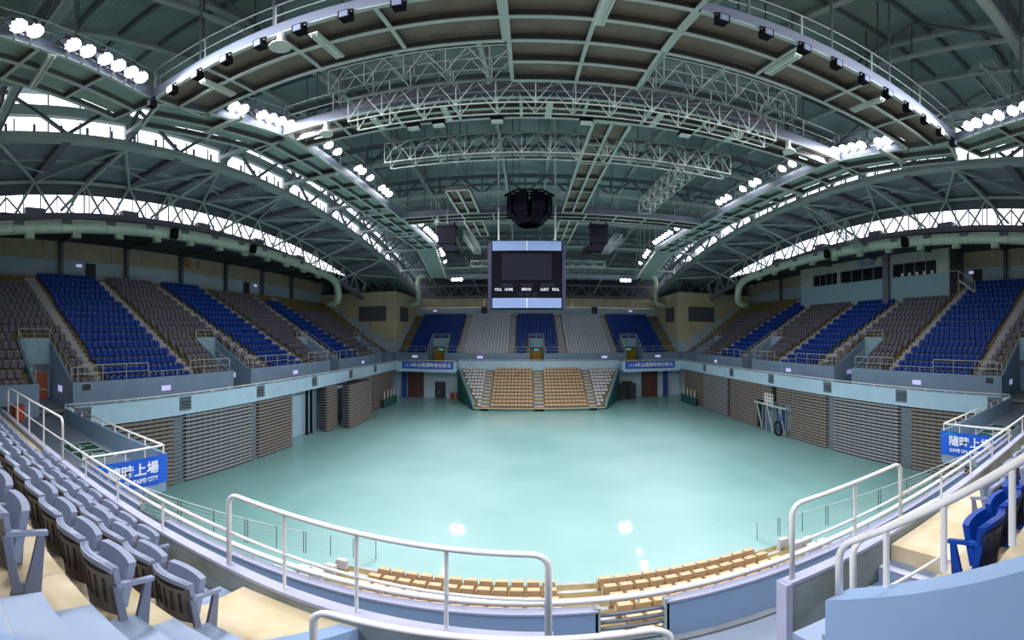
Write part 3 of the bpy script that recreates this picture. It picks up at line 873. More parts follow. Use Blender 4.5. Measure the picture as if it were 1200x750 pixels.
for S, (a, b), inner in (('L', (xl0, xl1), xl1), ('R', (xr0, xr1), xr0)):
    t = catwalk('long catwalk carrying floodlights along the %s' % SIDE_NAME[S], 'y', 11.9, 35, [a, (a + b) / 2, b], CZ, 2.1, (inner,), (inner + (.04 if S == 'L' else -.04),), M_PANELG,
                hang=[(y, inner) for y in (14, 16, 19, 23, 27, 31)] + [(y, a if S == 'L' else b) for y in (16, 24, 32)])
    fx = (lambda x: x) if S == 'L' else (lambda x: 2 * XC - x)
    for (q0, q1, wd_) in (((-6.6, -3.5), (-9.75, 6.75), 'nearest the near stand'), ((-9.75, 6.9), (-8.45, 11.8), 'between the first two cross catwalks')):
        A_ = Vector((fx(q0[0]), q0[1], 0)); B_ = Vector((fx(q1[0]), q1[1], 0)); L_ = (B_ - A_).length
        catwalk('slanted floodlight catwalk length %s, %s' % (wd_, SIDE_NAME[S]), (A_, B_, 1 if S == 'L' else -1), 0, L_, [0, .9, 1.8], CZ, 2.1, (0,), (-.04,), M_PANELG, hang=[(L_ * .3, 0), (L_ * .7, 0), (L_ * .85, 1.8)])
    # the catwalk bends outward and down towards the far corner
    s_ = -1 if S == 'L' else 1
    stc = thing('catwalk_ramp', 'bent sloping end of the floodlight catwalk with close treads, %s' % SIDE_NAME[S], 'catwalk', (inner, 41, 17), 'catwalk ramps')
    o_ = inner + 1.8 * s_
    for xx in (inner, o_):
        bar('stringer', (xx, 35.1, CZ), (xx + 1.8 * s_, 48, 17.3), .08, .25, M_STEELL, stc)
    for k in range(38):
        t_ = (k + .5) / 38
        bar('ramp_tread', (inner + 1.8 * s_ * t_, lerp(35.1, 48, t_), lerp(CZ, 17.3, t_) + .05), (o_ + 1.8 * s_ * t_, lerp(35.1, 48, t_), lerp(CZ, 17.3, t_) + .05), .26, .05, M_PANELG, stc)
    bar('hand_rail', (inner, 35.1, CZ + 1.2), (inner + 1.8 * s_, 48, 18.5), .05, .05, M_STEEL, stc, True)
    for k in range(5):
        q = Vector((inner + 1.8 * s_ * k / 4, lerp(35.3, 47.8, k / 4), lerp(CZ, 17.3, k / 4)))
        bar('rail_post', q, q + Vector((0, 0, 1.2)), .05, .05, M_STEEL, stc, True)
        bar('hanger', q, (q.x, q.y, arch(q.y) + 3.95), .08, .08, M_STEEL, stc, True)

# ------------------------------------------------------------------ lighting trusses
def box_truss(label, p, q, w, h, pitch, m=M_STEELT, r=.042, group='lighting trusses', name='lighting_truss'):
    p = Vector(p); q = Vector(q); d = (q - p); L = d.length; d.normalize()
    sd = Vector((0, 0, 1)).cross(d).normalized() * (w / 2); up = d.cross(sd).normalized() * (-h / 2)
    if up.z < 0: up = -up
    t = thing(name, label, 'truss', p.lerp(q, .5) - up, group)
    cor = [sd + up, -sd + up, -sd - up, sd - up]
    for c in cor:
        bar('chord', p + c, q + c, r, r, m, t)
    n = max(2, int(round(L / pitch))); st = L / n
    for i in range(n + 1):
        o = p + d * (st * i)
        for a, b in ((0, 1), (1, 2), (2, 3), (3, 0)):
            bar('brace', o + cor[a], o + cor[b], r * .6, r * .6, m, t)
        if i < n:
            e = o + d * st; h2 = o + d * (st / 2)
            for a, b in ((0, 3), (1, 2)):
                bar('brace', o + cor[b], h2 + cor[a], r * .55, r * .55, m, t)
                bar('brace', h2 + cor[a], e + cor[b], r * .55, r * .55, m, t)
            bar('brace', o + cor[0], e + cor[1], r * .55, r * .55, m, t)
    return t
def hang_truss(t, pts):
    for x, y, z in pts:
        bar('hanger_cable', (x, y, z), (x, y, arch(y) + 3.95), .05, .05, M_STEELD, t)
t = box_truss('square lighting truss hung higher than its neighbour, behind the middle catwalk platform', (-6.0, 10.9, 19.35), (8.9, 10.9, 19.35), .7, 1.15, 1.2); hang_truss(t, [(-4, 10.9, 19.9), (7.8, 10.9, 19.9), (4.6, 10.9, 19.9)])
t = box_truss('square lighting truss directly in front of the second catwalk', (-5.3, 10.9, 17.8), (8.0, 10.9, 17.8), .7, 1.0, 1.1); hang_truss(t, [(-3.2, 10.6, 18.3), (6.5, 10.6, 18.3)])
bar('speaker_beam', (-5.6, 11.5, 18.55), (8.6, 11.5, 18.55), .3, .35, M_BEAMP, t)
t = box_truss('square lighting truss just behind the second cross catwalk', (-5.5, 14.5, 17.75), (8.3, 14.5, 17.75), .7, .95, 1.1); hang_truss(t, [(-3.5, 14.5, 18.2), (6.3, 14.5, 18.2)])
t = box_truss('lengthways lighting truss joining the third cross truss', (6.75, 14.8, 17.7), (6.75, 21.4, 17.7), .7, .8, .9); hang_truss(t, [(6.75, 20, 18.1)])
t = box_truss('short lengthways truss beside the hanging speaker nearest the control booth', (6.8, 28, 17.4), (6.8, 32.6, 17.4), .6, .6, .7); hang_truss(t, [(6.8, 30, 17.7)])
t = box_truss('short lengthways truss beside the hanging speaker farthest from the control booth', (-4.3, 27.5, 17.4), (-4.3, 33, 17.4), .6, .6, .7); hang_truss(t, [(-4.3, 30, 17.7)])
t = box_truss('flat ladder truss hung behind the scoreboard', (-5.7, 38.7, 17.3), (8.0, 38.7, 17.3), .4, .55, 1.1); hang_truss(t, [(-4, 38.7, 17.6), (6.5, 38.7, 17.6)])
t = box_truss('lattice boom slanting down from the arch girder to the control booth', (24.4, 25.7, 21.6), (28.6, 24.0, 18.3), .6, .6, .7, M_STEEL, .07)
t = box_truss('square lattice mast hanging near the roof over the wheelchair corner below the booth', (12.6, 5.2, 21.5), (14.2, 4.2, 19.6), .7, .7, .8)

# ------------------------------------------------------------------ floodlights
def dome(r, n=10, k=4):
    mb = MB(); v = [(0, 0, r * .9)]; f = []
    for j in range(1, k + 1):
        a = PI / 2 * j / k
        for i in range(n):
            v.append((r * math.sin(a) * math.cos(2 * PI * i / n), r * math.sin(a) * math.sin(2 * PI * i / n), r * .9 * math.cos(a)))
    for i in range(n): f.append((0, 1 + i, 1 + (i + 1) % n))
    for j in range(1, k):
        for i in range(n):
            f.append((1 + (j - 1) * n + i, 1 + j * n + i, 1 + j * n + (i + 1) % n, 1 + (j - 1) * n + (i + 1) % n))
    return mb._add(v, f)
sp_data = bpy.data.lights.new('flood_beam', 'SPOT')
sp_data.energy = SPOT; sp_data.color = (.95, .94, 1.0); sp_data.spot_size = math.radians(128); sp_data.spot_blend = .7; sp_data.shadow_soft_size = .2
def lamp_beam(o, n):
    b = bpy.data.objects.new('beam', sp_data); b.location = n * .26
    b.rotation_mode = 'QUATERNION'; b.rotation_quaternion = n.to_track_quat('-Z', 'Y')
    link(b, o)
me_lens = dome(.23).mesh('lens', M_LAMP, smooth=True)
mbh = MB().tube([(0, 0, -.34), (0, 0, -.3), (0, 0, -.12), (0, 0, .0), (0, 0, .03)], [.07, .1, .14, .23, .235], 10)
me_house = mbh.mesh('housing', M_HOUSE, smooth=True)
me_brk = MB().beam((-.25, 0, -.05), (-.25, 0, -.42), .04, .04).beam((.25, 0, -.05), (.25, 0, -.42), .04, .04).beam((-.25, 0, -.42), (.25, 0, -.42), .04, .04).mesh('bracket', M_STEELD)
LY = [-2.6, -2.0, -.9, -.4, .2, .6, 1.95, 2.35, 3.35, 3.8, 4.35, 4.8, 5.27, 5.65, 9.2, 9.55, 10.3, 10.7, 11.1, 11.5, 11.9, 13.6, 14.4, 15.2, 17.4, 17.9, 18.9, 20.6, 21.2, 21.8, 27.6, 28.3, 29, 30.4, 31.2, 32, 32.8, 33.6, 34.4, 37.5, 38.6, 39.7, 42.5]
for S in 'LR':
    sgn = 1 if S == 'L' else -1
    inner = xl1 if S == 'L' else xr0
    for i, y in enumerate(LY):
        z = CZ + .75 if y < 35 else CZ + .75 - (y - 35) * .07
        inner = (xl1 if S == 'L' else xr0) - sgn * max(0, y - 35.1) * .1395
        if y < 6: inner = (-8.0 - (y - 1.5) * .3) if S == 'L' else 2 * XC + 8.0 + (y - 1.5) * .3
        elif y < 11.9: inner = (-9.75 + (y - 6.9) * .27) if S == 'L' else 2 * XC + 9.75 - (y - 6.9) * .27
        if y < 12: z = CZ + (.2 if y < 6 else .45)
        o = thing('floodlight', 'lit round floodlight, %s from the far end of the catwalk above the %s' % (ORD[len(LY) - i], SIDE_NAME[S]), 'floodlight', (inner + .3 * sgn, y, z), 'floodlights above the %s' % SIDE_NAME[S])
        n = (Vector((XC, 18 + .6 * max(0, y - 12) + .45 * max(0, y - 27), 0)) - Vector((inner, y, z))).normalized()
        q = n.to_track_quat('Z', 'X')
        lamp_beam(o, n)
        bar('mounting_arm', (inner + .25 * sgn, y, z - .02), (inner - .05 * sgn, y, z - .3), .05, .05, M_STEELD, o)
        for nm, me in (('lens', me_lens), ('housing', me_house), ('bracket', me_brk)):
            c = bpy.data.objects.new(nm, me); c.rotation_mode = 'QUATERNION'; c.rotation_quaternion = q
            link(c, o)
for i, (x, lab) in enumerate(((-9.3, 'pair of lit floodlights at the left foot of the lower catwalk'), (2 * XC + 9.3, 'pair of lit floodlights at the right foot of the lower catwalk'))):
    for j in range(3):
        o = thing('floodlight', 'lit floodlight on the far low catwalk, %s from its end by the %s' % (ORD[j + 1], SIDE_NAME['LR'[i]]), 'floodlight', (x + (j * .5 if i == 0 else -j * .5), 47.7, 17.0), 'floodlights on the lower catwalk')
        n = (Vector((XC, 20, 0)) - Vector((x, 47.7, 17))).normalized(); lamp_beam(o, n)
        q = n.to_track_quat('Z', 'X')
        for nm, me in (('lens', me_lens), ('housing', me_house), ('bracket', me_brk)):
            c = bpy.data.objects.new(nm, me); c.rotation_mode = 'QUATERNION'; c.rotation_quaternion = q
            link(c, o)

# small black spotlights on the near catwalk
k = 0
for x in [-9.6 + 1.05 * i for i in range(8)] + [3.6 + 1.05 * i for i in range(10)]:
    k += 1
    lf = x < 0
    o = thing('spotlight', 'small black spotlight under the near catwalk, %s from its middle platform toward the %s' % (ORD[(8 - k + 1) if lf else (k - 8)], SIDE_NAME['L' if lf else 'R']), 'spotlight', (x, 6.5, CZ - .25),
              'black spotlights toward the %s' % SIDE_NAME['L' if lf else 'R'])
    part('yoke', MB().beam((-.13, 0, .25), (.13, 0, .25), .03, .03).beam((-.13, 0, .25), (-.13, 0, 0), .03, .03).beam((.13, 0, .25), (.13, 0, 0), .03, .03), M_BLACK, o, local=True)
    b = part('body', MB().box(-.11, .11, -.12, .1, -.16, .12).box(-.12, .12, -.14, -.11, -.17, .13), M_BLACK, o, local=True)
    part('glass', MB().quad((-.09, -.142, -.13), (.09, -.142, -.13), (.09, -.142, .1), (-.09, -.142, .1)), M_LENS, b, local=True)
# fluorescent battens
FT = [(-7.8, 6.9), (-4.3, 6.9), (1.45, 6.4), (5.9, 6.9), (9.2, 6.9)]
FT2 = [(-5.0, 11.75), (-2.6, 11.75), (.7, 11.75), (4.3, 11.75), (7.3, 11.75)]
def batten(x, y, z, L, ax, lab, grp):
    o = thing('fluorescent_batten', lab, 'light', (x, y, z), grp)
    P = (lambda a, c: (c, a)) if ax == 'y' else (lambda a, c: (a, c))
    def b_(a0, a1, c0, c1, z0, z1):
        x0, y0 = P(a0, c0); x1, y1 = P(a1, c1)
        return MB().box(min(x0, x1), max(x0, x1), min(y0, y1), max(y0, y1), z0, z1)
    part('tray', b_(0, L, -.11, .11, .0, .07), M_TUBE, o, local=True)
    for c in (-.07, .07):
        part('tube', b_(.04, L - .04, c - .02, c + .02, -.06, -.01), M_TUBE, o, local=True)
for i, (x, y) in enumerate(FT):
    batten(x, y, CZ - .112, 1.25, 'y', 'unlit fluorescent batten under the near catwalk, %s from the east end' % ORD[i + 1], 'fluorescent battens under the near catwalk')
for i, (x, y) in enumerate(FT2):
    batten(x, y, CZ - .112, 1.0, 'y', 'unlit fluorescent batten under the second catwalk, %s from the end away from the booth' % ORD[i + 1], 'fluorescent battens under the second catwalk')
for S, x in (('L', -10.4), ('R', 12.3)):
    for i, y in enumerate((3.0, 9.4, 16.0, 23.0, 29.5)):
        batten(x, y, CZ - .112, 1.8, 'x', 'unlit fluorescent batten below the floodlight catwalk over the %s, %s in' % (SIDE_NAME[S], ORD[i + 1]), 'fluorescent battens below the long catwalks')
# horn loudspeakers
for x, y, z, lab in ((-4.9, 6.6, 17.79, 'pale horn loudspeaker under the near catwalk'), (-6.6, 11.5, 17.79, 'pale horn loudspeaker under the second catwalk end away from the booth'), (9.3, 11.5, 17.79, 'pale bracket horn loudspeaker under the second catwalk by the booth end'), (-5.9, 24.9, 17.79, 'pale horn loudspeaker under the third catwalk')):
    o = thing('horn_speaker', lab, 'loudspeaker', (x, y, z))
    part('horn', MB().tube([(0, 0, .2), (0, -.02, 0), (0, -.05, -.15)], [.1, .13, .24], 10), M_WHITE, o, local=True, smooth=True)
    part('driver', MB().tube([(0, 0, .38), (0, 0, .18)], .1, 10), M_STEELL, o, local=True)
    part('rim', MB().disc((0, -.05, -.17), (0, -.1, -1), .25, 12, depth=.03), M_TUBE, o, local=True)
# round work lights hung below the roof
for i, (x, y) in enumerate(((-3.0, 15.6), (-1.0, 15.6), (2.0, 15.6), (5.6, 15.6), (-3.9, 15.6))):
    o = thing('work_light', 'small dark work light behind the second catwalk, %s across from the booth side' % ORD[i + 1], 'light', (x, 12.85, 18.0), 'work lights behind the second catwalk')
    part('lamp_body', MB().box(-.22, .22, -.15, .15, .0, .16), M_BLACK, o, local=True)
    part('lamp_glass', MB().box(-.2, .2, -.13, .13, -.04, .0), M_TUBE, o, local=True)

# ------------------------------------------------------------------ scoreboard
bz0, bz1, by = 11.5, 15.66, 22.6
t = thing('scoreboard', 'black hanging scoreboard with dark video screen and pale advert strips', 'scoreboard', (0, by, bz0))
bw = 2.09
part('body', MB().prism([(-bw, by, bz0), (bw, by, bz0), (bw + .3, by + .9, bz0), (-bw - .3, by + .9, bz0)], (0, 0, bz1 - bz0)), M_SCRG, t)
fc = part('face', MB().box(-bw, bw, by - .06, by + .02, bz0, bz1), M_SCRB, t)
for z0, z1 in ((bz0 + .06, bz0 + .65), (bz1 - .65, bz1 - .06)):
    part('advert_panel', MB().box(-bw + .06, -.03, by - .1, by - .06, z0, z1), M_SCRP, t)
    part('advert_panel', MB().box(.03, bw - .06, by - .1, by - .06, z0, z1), M_SCRP, t)
    part('panel_divider', MB().box(-.03, .03, by - .12, by - .06, z0, z1), M_STEELL, t)
sc = part('video_screen', MB().box(-1.47, 1.47, by - .09, by - .06, bz0 + 1.72, bz0 + 3.31), M_SCRS, t)
for x, s_ in ((-1.68, 'FOUL'), (-1.06, 'HOME'), (-.03, 'PERIOD'), (1.04, 'GUEST'), (1.69, 'FOUL')):
    text_part('lettering', s_, M_TXT, t, (x, by - .075, bz0 + 1.15), (1, 0, 0), (0, 0, 1), .235, squeeze=.72)
for x0, x1 in ((-1.54, -.82), (-.36, .36), (.82, 1.6)):
    part('digit_window', MB().box(x0, x1, by - .08, by - .06, bz0 + 1.31, bz0 + 1.52), M_SCRS, t)
for x0 in (-.5, -.1, .3):
    part('digit_window', MB().box(x0, x0 + .28, by - .08, by - .06, bz0 + .74, bz0 + .99), M_SCRS, t)
for x in (-1.7, 1.7):
    bar('hanger', (x, by + .4, bz1), (x, by + .4, arch(by) + 3.95), .09, .09, M_STEEL, t)

# ------------------------------------------------------------------ loudspeakers
cl = thing('speaker_cluster', 'round cluster of black column loudspeakers above the scoreboard', 'loudspeaker', (.15, 23.1, 16.4))
part('top_frame', MB().beam((-1.5, 0, 2.35), (1.5, 0, 2.35), .12, .1).beam((-1.5, 0, 2.35), (-.8, 0, 2.75), .1, .1).beam((1.5, 0, 2.35), (.8, 0, 2.75), .1, .1).beam((-.8, 0, 2.75), (.8, 0, 2.75), .1, .1).beam((-1.1, -.7, 2.3), (1.1, -.7, 2.3), .08, .08).beam((-1.1, .7, 2.3), (1.1, .7, 2.3), .08, .08), M_BLACK, cl, local=True)
for a in (-72, -24, 24, 72, 120, 168, 216, 264 - 24):
    r = math.radians(a); c_, s_ = math.cos(r), math.sin(r)
    def P(u, v, z): return (u * c_ + (v) * s_, u * s_ - v * c_, z)
    mb = MB().prism([P(-.28, .75, 2.25), P(.28, .75, 2.25), P(.36, 1.3, 2.2), P(-.36, 1.3, 2.2)], (0, 0, -1.25))
    cb = part('speaker_cabinet', mb, M_SPK, cl, local=True)
    for u_ in (-.36, .36): part('cabinet_edge', MB().beam(P(u_, 1.31, 2.2), P(u_, 1.31, .95), .03, .03), M_SCRG, cb, local=True)
    mb = MB().prism([P(-.36, 1.2, .95), P(.36, 1.2, .95), P(.3, .75, .95), P(-.3, .75, .95)], (-s_ * .55, c_ * .55, -.62))
    part('down_speaker', mb, M_SPK, cl, local=True)
for x in (-.6, .6):
    bar('hanger', (.15 + x, 23.1, 19.0), (.15 + x, 23.1, arch(23) + 3.95), .06, .06, M_STEELD, cl)
for x, lab in ((-4.95, 'black hanging loudspeaker array beside the scoreboard, away from the control booth'), (4.42, 'black hanging loudspeaker array beside the scoreboard, on the control booth side')):
    o = thing('speaker_array', lab, 'loudspeaker', (x, 23.6, 15.2))
    sg = 1 if x < 0 else -1
    part('upper_cabinet', MB().prism([(-.55, -.35, .55), (.55, -.35, .55), (.48, .4, .55), (-.48, .4, .55)], (0, 0, 1.15)), M_SPK, o, local=True)
    part('cap_frame', MB().box(-.6, .6, -.4, .42, 1.7, 1.8).box(-.5, -.44, -.36, .36, 1.8, 1.95).box(.44, .5, -.36, .36, 1.8, 1.95), M_BLACK, o, local=True)
    part('lower_cabinet', MB().prism([(-.48, -.3, .52), (.48, -.3, .52), (.42, .35, .52), (-.42, .35, .52)], (.28 * sg, -.15, -.5)), M_SPK, o, local=True)
    part('side_cabinet', MB().prism([(.2 * sg, -.25, .4), (.95 * sg, -.25, .28), (.95 * sg, .3, .28), (.2 * sg, .3, .4)], (.15 * sg, 0, -.42)), M_BLACK, o, local=True)
    bar('hanger', (x, 23.6, 17.1), (x, 23.6, arch(23.6) + 3.95), .06, .06, M_STEELD, o)

# ------------------------------------------------------------------ ducts
def ductz(y): return 18.95 - .0028 * (y - 28) ** 2
for S in 'LR':
    s = 1 if S == 'L' else -1
    xd = SX(S, 26.0)
    t = thing('air_duct', 'fat pale spiral air duct running above the %s' % SIDE_NAME[S], 'duct', (xd, 20, 18), 'air ducts')
    ys = [-10 + 2 * k for k in range(29)]
    pts = [(xd, y, ductz(y)) for y in ys] + [(xd, 47.6, 17.5), (xd, 48.3, 16.9), (xd, 48.6, 15.6), (xd - .3 * s, 48.9, 14.9), (xd - 1.2 * s, 49.2, 14.6), (xd - 2.4 * s, 49.3, 14.6)]
    pts = [p for p in pts if p[1] <= 46 or p[1] > 46.5]
    part('duct_pipe', MB().tube(pts, .52, 14), M_DUCT, t, smooth=True)
    for k in range(16):
        y = -6.9 + 3.55 * k
        if y > 46: continue
        z = ductz(y)
        mb = MB()
        x0, x1 = xd + .2 * s, xd + .75 * s
        mb.prism([(xd - .2, y - .28, z - .42), (xd + .2, y - .28, z - .42), (xd + .2 + .25 * s, y - .36, z - .95), (xd - .2 + .25 * s, y - .36, z - .95)], (0, .64, 0))
        part('air_nozzle', mb, M_DUCT, t)
        part('collar', MB().tube([(xd, y - 1.25, ductz(y - 1.25)), (xd, y - 1.17, ductz(y - 1.17))], .55, 14), M_STEEL, t)
        part('inlet_grille', MB().box(min(xd + .36 * s, xd + .56 * s), max(xd + .36 * s, xd + .56 * s), y - .2 - 1.9 + .9, y + .5 - 1.0, z - .02, z + .32), M_STEELD, t)
    # vertical duct at the far corner
    xv = SX(S, 18.9)
    o = thing('duct_riser', 'upright pale duct with elbows by the olive corner block, %s' % SIDE_NAME[S], 'duct', (xv, 66, 15), 'duct risers')
    part('riser_pipe', MB().tube([(xv + 2.2 * s * 0 + 1.6 * s, 65, 20.2), (xv + .6 * s, 65, 20.2), (xv + .15 * s, 65, 20.0), (xv, 65, 19.4), (xv, 65, 16.2), (xv - .15 * s, 65, 15.6), (xv - .7 * s, 65, 15.3), (xv - 1.95 * s, 65, 15.3)], .45, 12), M_DUCT, o, smooth=True)
    part('flange', MB().tube([(xv, 65, 19.2), (xv, 65, 19.3)], .5, 12), M_STEEL, o)
    part('flange', MB().tube([(xv, 65, 16.3), (xv, 65, 16.4)], .5, 12), M_STEEL, o)
    for i, y in enumerate((19.3, 29.2)):
        zz = ductz(y)
        o = thing('duct_speaker', 'small black loudspeaker fixed on the air duct, %s from the near end, %s' % (ORD[i + 1], SIDE_NAME[S]), 'loudspeaker', (xd + .75 * s, y, zz - .3), 'duct loudspeakers')
        part('cabinet', MB().prism([(-.22 * s, -.3, -.35), (.22 * s, -.25, -.3), (.22 * s, .25, -.3), (-.22 * s, .3, -.35)], (.1 * s, 0, .85)), M_BLACK, o, local=True)
        part('bracket', MB().box(-.3, .3, -.03, .03, .5, .56), M_STEELD, o, local=True)

# ------------------------------------------------------------------ control booth
bo = thing('control_booth', 'grey clad control booth with dark windows above the stand', 'booth', (37, 29.5, 13.5))
part('lower_wall', MB().box(35.5, 39.0, 18.1, 41, 13.0, 16.5), M_LINTEL, bo)
mbc = MB()
for a, b in segs(18.1, 41, [(19.6, 25.3), (26.5, 33.4), (33.9, 38.5)]):
    part('pier_wall', MB().box(35.45, 39, a, b, 16.5, 18.0), M_BOOTH, bo)
part('recess', MB().box(36.6, 39.05, 18.2, 40.9, 16.45, 18.1), M_DARK, bo)
for k in range(8):
    a = 18.1 + k * 2.8625
    part('cladding_panel', MB().box(35.42, 39, a + .02, a + 2.84, 18.02, 18.85), M_BOOTH, bo)
    part('cladding_panel', MB().box(35.42, 39, a + .02, a + 2.84, 18.88, 19.8), M_BOOTH, bo)
for a, b in ((19.6, 25.3), (26.5, 33.4), (33.9, 38.5)):
    wi = part('booth_window', MB().box(35.75, 35.8, a, b, 16.6, 18.0), M_GLASSD, bo)
    for k in range(1, 4):
        y = a + (b - a) * k / 4
        part('window_post', MB().box(35.7, 35.78, y - .03, y + .03, 16.6, 18.0), M_STEEL, wi)
for k in range(5):
    part('notice_card', MB().box(35.4, 35.44, 19.9 + .95 * k, 20.25 + .95 * k, 16.52, 16.85), M_SWHITE, bo)
part('pillar', MB().box(34.95, 35.5, 25.55, 26.3, 13.4, 19.8), M_BEAMP, bo)
part('end_wall', MB().box(35.5, 39, 18.0, 18.12, 13.0, 19.85), M_BEAMP, bo)
sg = thing('compass_sign', 'blue west sign lettering on the control booth cladding', 'sign', (35.35, 29, 18.5))
text_part('lettering', '西', M_BLT, sg, (35.38, 29.6, 18.5), (0, -1, 0), (0, 0, 1), 1.15)
text_part('lettering', 'W', M_BLT, sg, (35.38, 28.2, 18.5), (0, -1, 0), (0, 0, 1), 1.1)
sg = thing('compass_sign', 'red east sign lettering on the beige wall facing the booth', 'sign', (-35.08, 29.5, 17.8))
text_part('lettering', '東', M_RED, sg, (-35.08, 28.7, 18.4), (0, 1, 0), (0, 0, 1), 1.4)
text_part('lettering', 'E', M_RED, sg, (-35.08, 30.5, 18.4), (0, 1, 0), (0, 0, 1), 1.3)
sg = thing('compass_sign', 'amber south sign lettering on the far beige wall', 'sign', (8.8, 70.8, 15.9))
text_part('lettering', '南', M_YEL, sg, (7.9, 70.86, 15.95), (1, 0, 0), (0, 0, 1), 1.1)
text_part('lettering', 'S', M_YEL, sg, (9.5, 70.86, 15.95), (1, 0, 0), (0, 0, 1), 1.1)
# steel stair by the booth
o = thing('steel_stair', 'small steel stair with handrails at the top of the stand beside the booth', 'stair', (36, 16.5, 14.3))
for k in range(6):
    part('stair_tread', MB().box(-.5, .5, -.25 + k * .25 - 1.2, k * .25 - 1.2 + .02, .1 + k * .2, .15 + k * .2), M_STEEL, o, local=True)
bar('hand_rail', (35.5, 15.2, 15.4), (35.5, 17.0, 16.6), .06, .06, M_RAIL2, o)
bar('hand_rail', (35.5, 17.0, 16.6), (35.5, 18.0, 16.6), .06, .06, M_RAIL2, o)
bar('rail_post', (35.5, 15.2, 14.2), (35.5, 15.2, 15.4), .06, .06, M_RAIL2, o)
bar('rail_post', (35.5, 17.0, 14.2), (35.5, 17.0, 16.6), .06, .06, M_RAIL2, o)
bar('stringer', (35.5, 15.2, 14.3), (35.5, 17.0, 15.6), .06, .16, M_RAIL2, o)

# ================================================================== UPPER STAND SEATS
def seat_mesh(name, m, dot=M_SWHITE):
    mb = MB()
    mb.prism([(-.22, -.2, .36), (.22, -.2, .36), (.22, -.14, .36), (-.22, -.14, .36)], (0, -.07, .5))      # back
    mb.prism([(-.2, -.12, .36), (.2, -.12, .36), (.2, .0, .36), (-.2, .0, .36)], (0, -.06, .38))           # tipped-up pan
    mb.box(-.03, .03, -.2, -.05, 0, .38)                                                                # pedestal
    mb.box(-.235, -.205, -.18, .06, .58, .63)
    mb.box(-.03, .03, -.16, -.145, .78, .83, 1)  # white dot painted as the highlight on the back
    return mb.mesh(name, [m, dot])
ME_BLUE = seat_mesh('blue_stadium_seat', M_BLUE)
ME_GREY = seat_mesh('grey_stadium_seat', M_GREY)
ME_PALE = seat_mesh('pale_stadium_seat', M_GREYL)
ROT = {'L': -PI / 2, 'R': PI / 2, 'F': PI, 'N': 0.0}
# blocks: (colour, y of the near edge at row 0 / row 15, y of the far edge at row 0 / row 15, rows, word)
SB = [('g', -2, -3, 10.6, 9.0, 13, 'end'), ('b', 11.2, 10.1, 18.4, 16.3, 15, 'first'), ('g', 19.1, 17.2, 26.7, 22.9, 15, 'second'),
      ('b', 27.8, 23.8, 33.1, 29.6, 15, 'middle'), ('g', 34.2, 30.5, 40.9, 38.2, 14, 'fourth'), ('b', 42.0, 39.3, 47.8, 42.8, 13, 'fifth'), ('g', 48.8, 43.8, 58.6, 52.5, 11, 'corner')]
seats = []     # (colour, mesh, x, y, z, rot, label, group)
def add_aisles(stand, S):
    for i in range(len(SB) - 1):
        mb = MB()
        b0, b1 = SB[i][3], SB[i][4]; c0, c1 = SB[i + 1][1], SB[i + 1][2]
        for n in range(16):
            for h in (0, 1):
                t = (n + h * .5) / 15
                d = D0 + TREAD * n + .4 * h - .03
                x0, x1 = sorted((SX(S, d), SX(S, d + .4)))
                z = Z0 + RISE * n + RISE * .5 * h
                mb.box(x0, x1, lerp(b0, b1, t) + .05, lerp(c0, c1, t) - .05, z - .3, z + .02)
        part('aisle_stair', mb, M_STEP, stand)
for S in 'LR':
    stand = bpy.data.objects['floor_stand_%s' % ('left' if S == 'L' else 'right')]
    add_aisles(stand, S)
    for col, n0, n15, f0, f15, rows, word in SB:
        for n in range(rows + 1):
            t = n / 15
            a, b = lerp(n0, n15, t), lerp(f0, f15, t)
            cnt = int((b - a - .1) / .49)
            d = D0 + TREAD * n + .5
            for k in range(cnt):
                y = (a + b) / 2 + (k - (cnt - 1) / 2) * .49
                if y < 2.5: continue
                if n <= 5 and any(abs(y - v) < 1.5 for v in VOM): continue
                if S == 'R' and n >= 13 and 17.6 < y < 41.5: continue
                if word == 'corner' and y > 58.6 - n * .4: continue
                lab = '%s tip-up seat, %s row up, %s from its %s stair, %s block, %s' % ({'b': 'blue', 'g': 'grey'}[col], ORD[n + 1], ORD[cnt - k if word == 'end' else k + 1], 'south' if word == 'end' else 'north', word, SIDE_NAME[S])
                seats.append((col, ME_BLUE if col == 'b' else ME_GREY, SX(S, d), y, Z0 + RISE * n, ROT[S], lab, '%s seats, %s block, %s' % ({'b': 'blue', 'g': 'grey'}[col], word, SIDE_NAME[S])))
FB = [('b', -19.3, -11.0, 'east corner block'), ('p', -9.9, -2.9, 'east block'), ('b', -1.9, 5.0, 'middle block'), ('p', 6.2, 13.3, 'west block'), ('b', 14.3, 22.6, 'west corner block')]
fst = bpy.data.objects['floor_stand_far']
for (c, a0, b0, w0), (c2, a1, b1, w1) in zip(FB[:-1], FB[1:]):
    mb = MB()
    for m in range(14):
        for h in (0, 1):
            y = 58.9 + .8 * m + .4 * h - .03
            z = FZ0 + FR * m + FR * .5 * h
            mb.box(b0 + .05, a1 - .05, y, y + .4, z - .3, z + .02)
    part('aisle_stair', mb, M_STEP, fst)
for col, a, b, word in FB:
    cnt = int((b - a) / .5)
    for m in range(14):
        for k in range(cnt):
            x = (a + b) / 2 + (k - (cnt - 1) / 2) * .5
            if m <= 4 and any(v0 - .2 < x < v1 + .2 for v0, v1 in FV): continue
            seats.append((col, ME_BLUE if col == 'b' else ME_PALE, x, 59.4 + .8 * m, FZ0 + FR * m, ROT['F'],
                          '%s seat, %s row up, %s from its east end, south stand %s' % ({'b': 'blue', 'p': 'pale grey'}[col], ORD[m + 1], ORD[k + 1], word), '%s seats, south stand %s' % ({'b': 'blue', 'p': 'pale'}[col], word)))
NAME = {'b': 'blue_stadium_seat', 'g': 'grey_stadium_seat', 'p': 'pale_stadium_seat'}
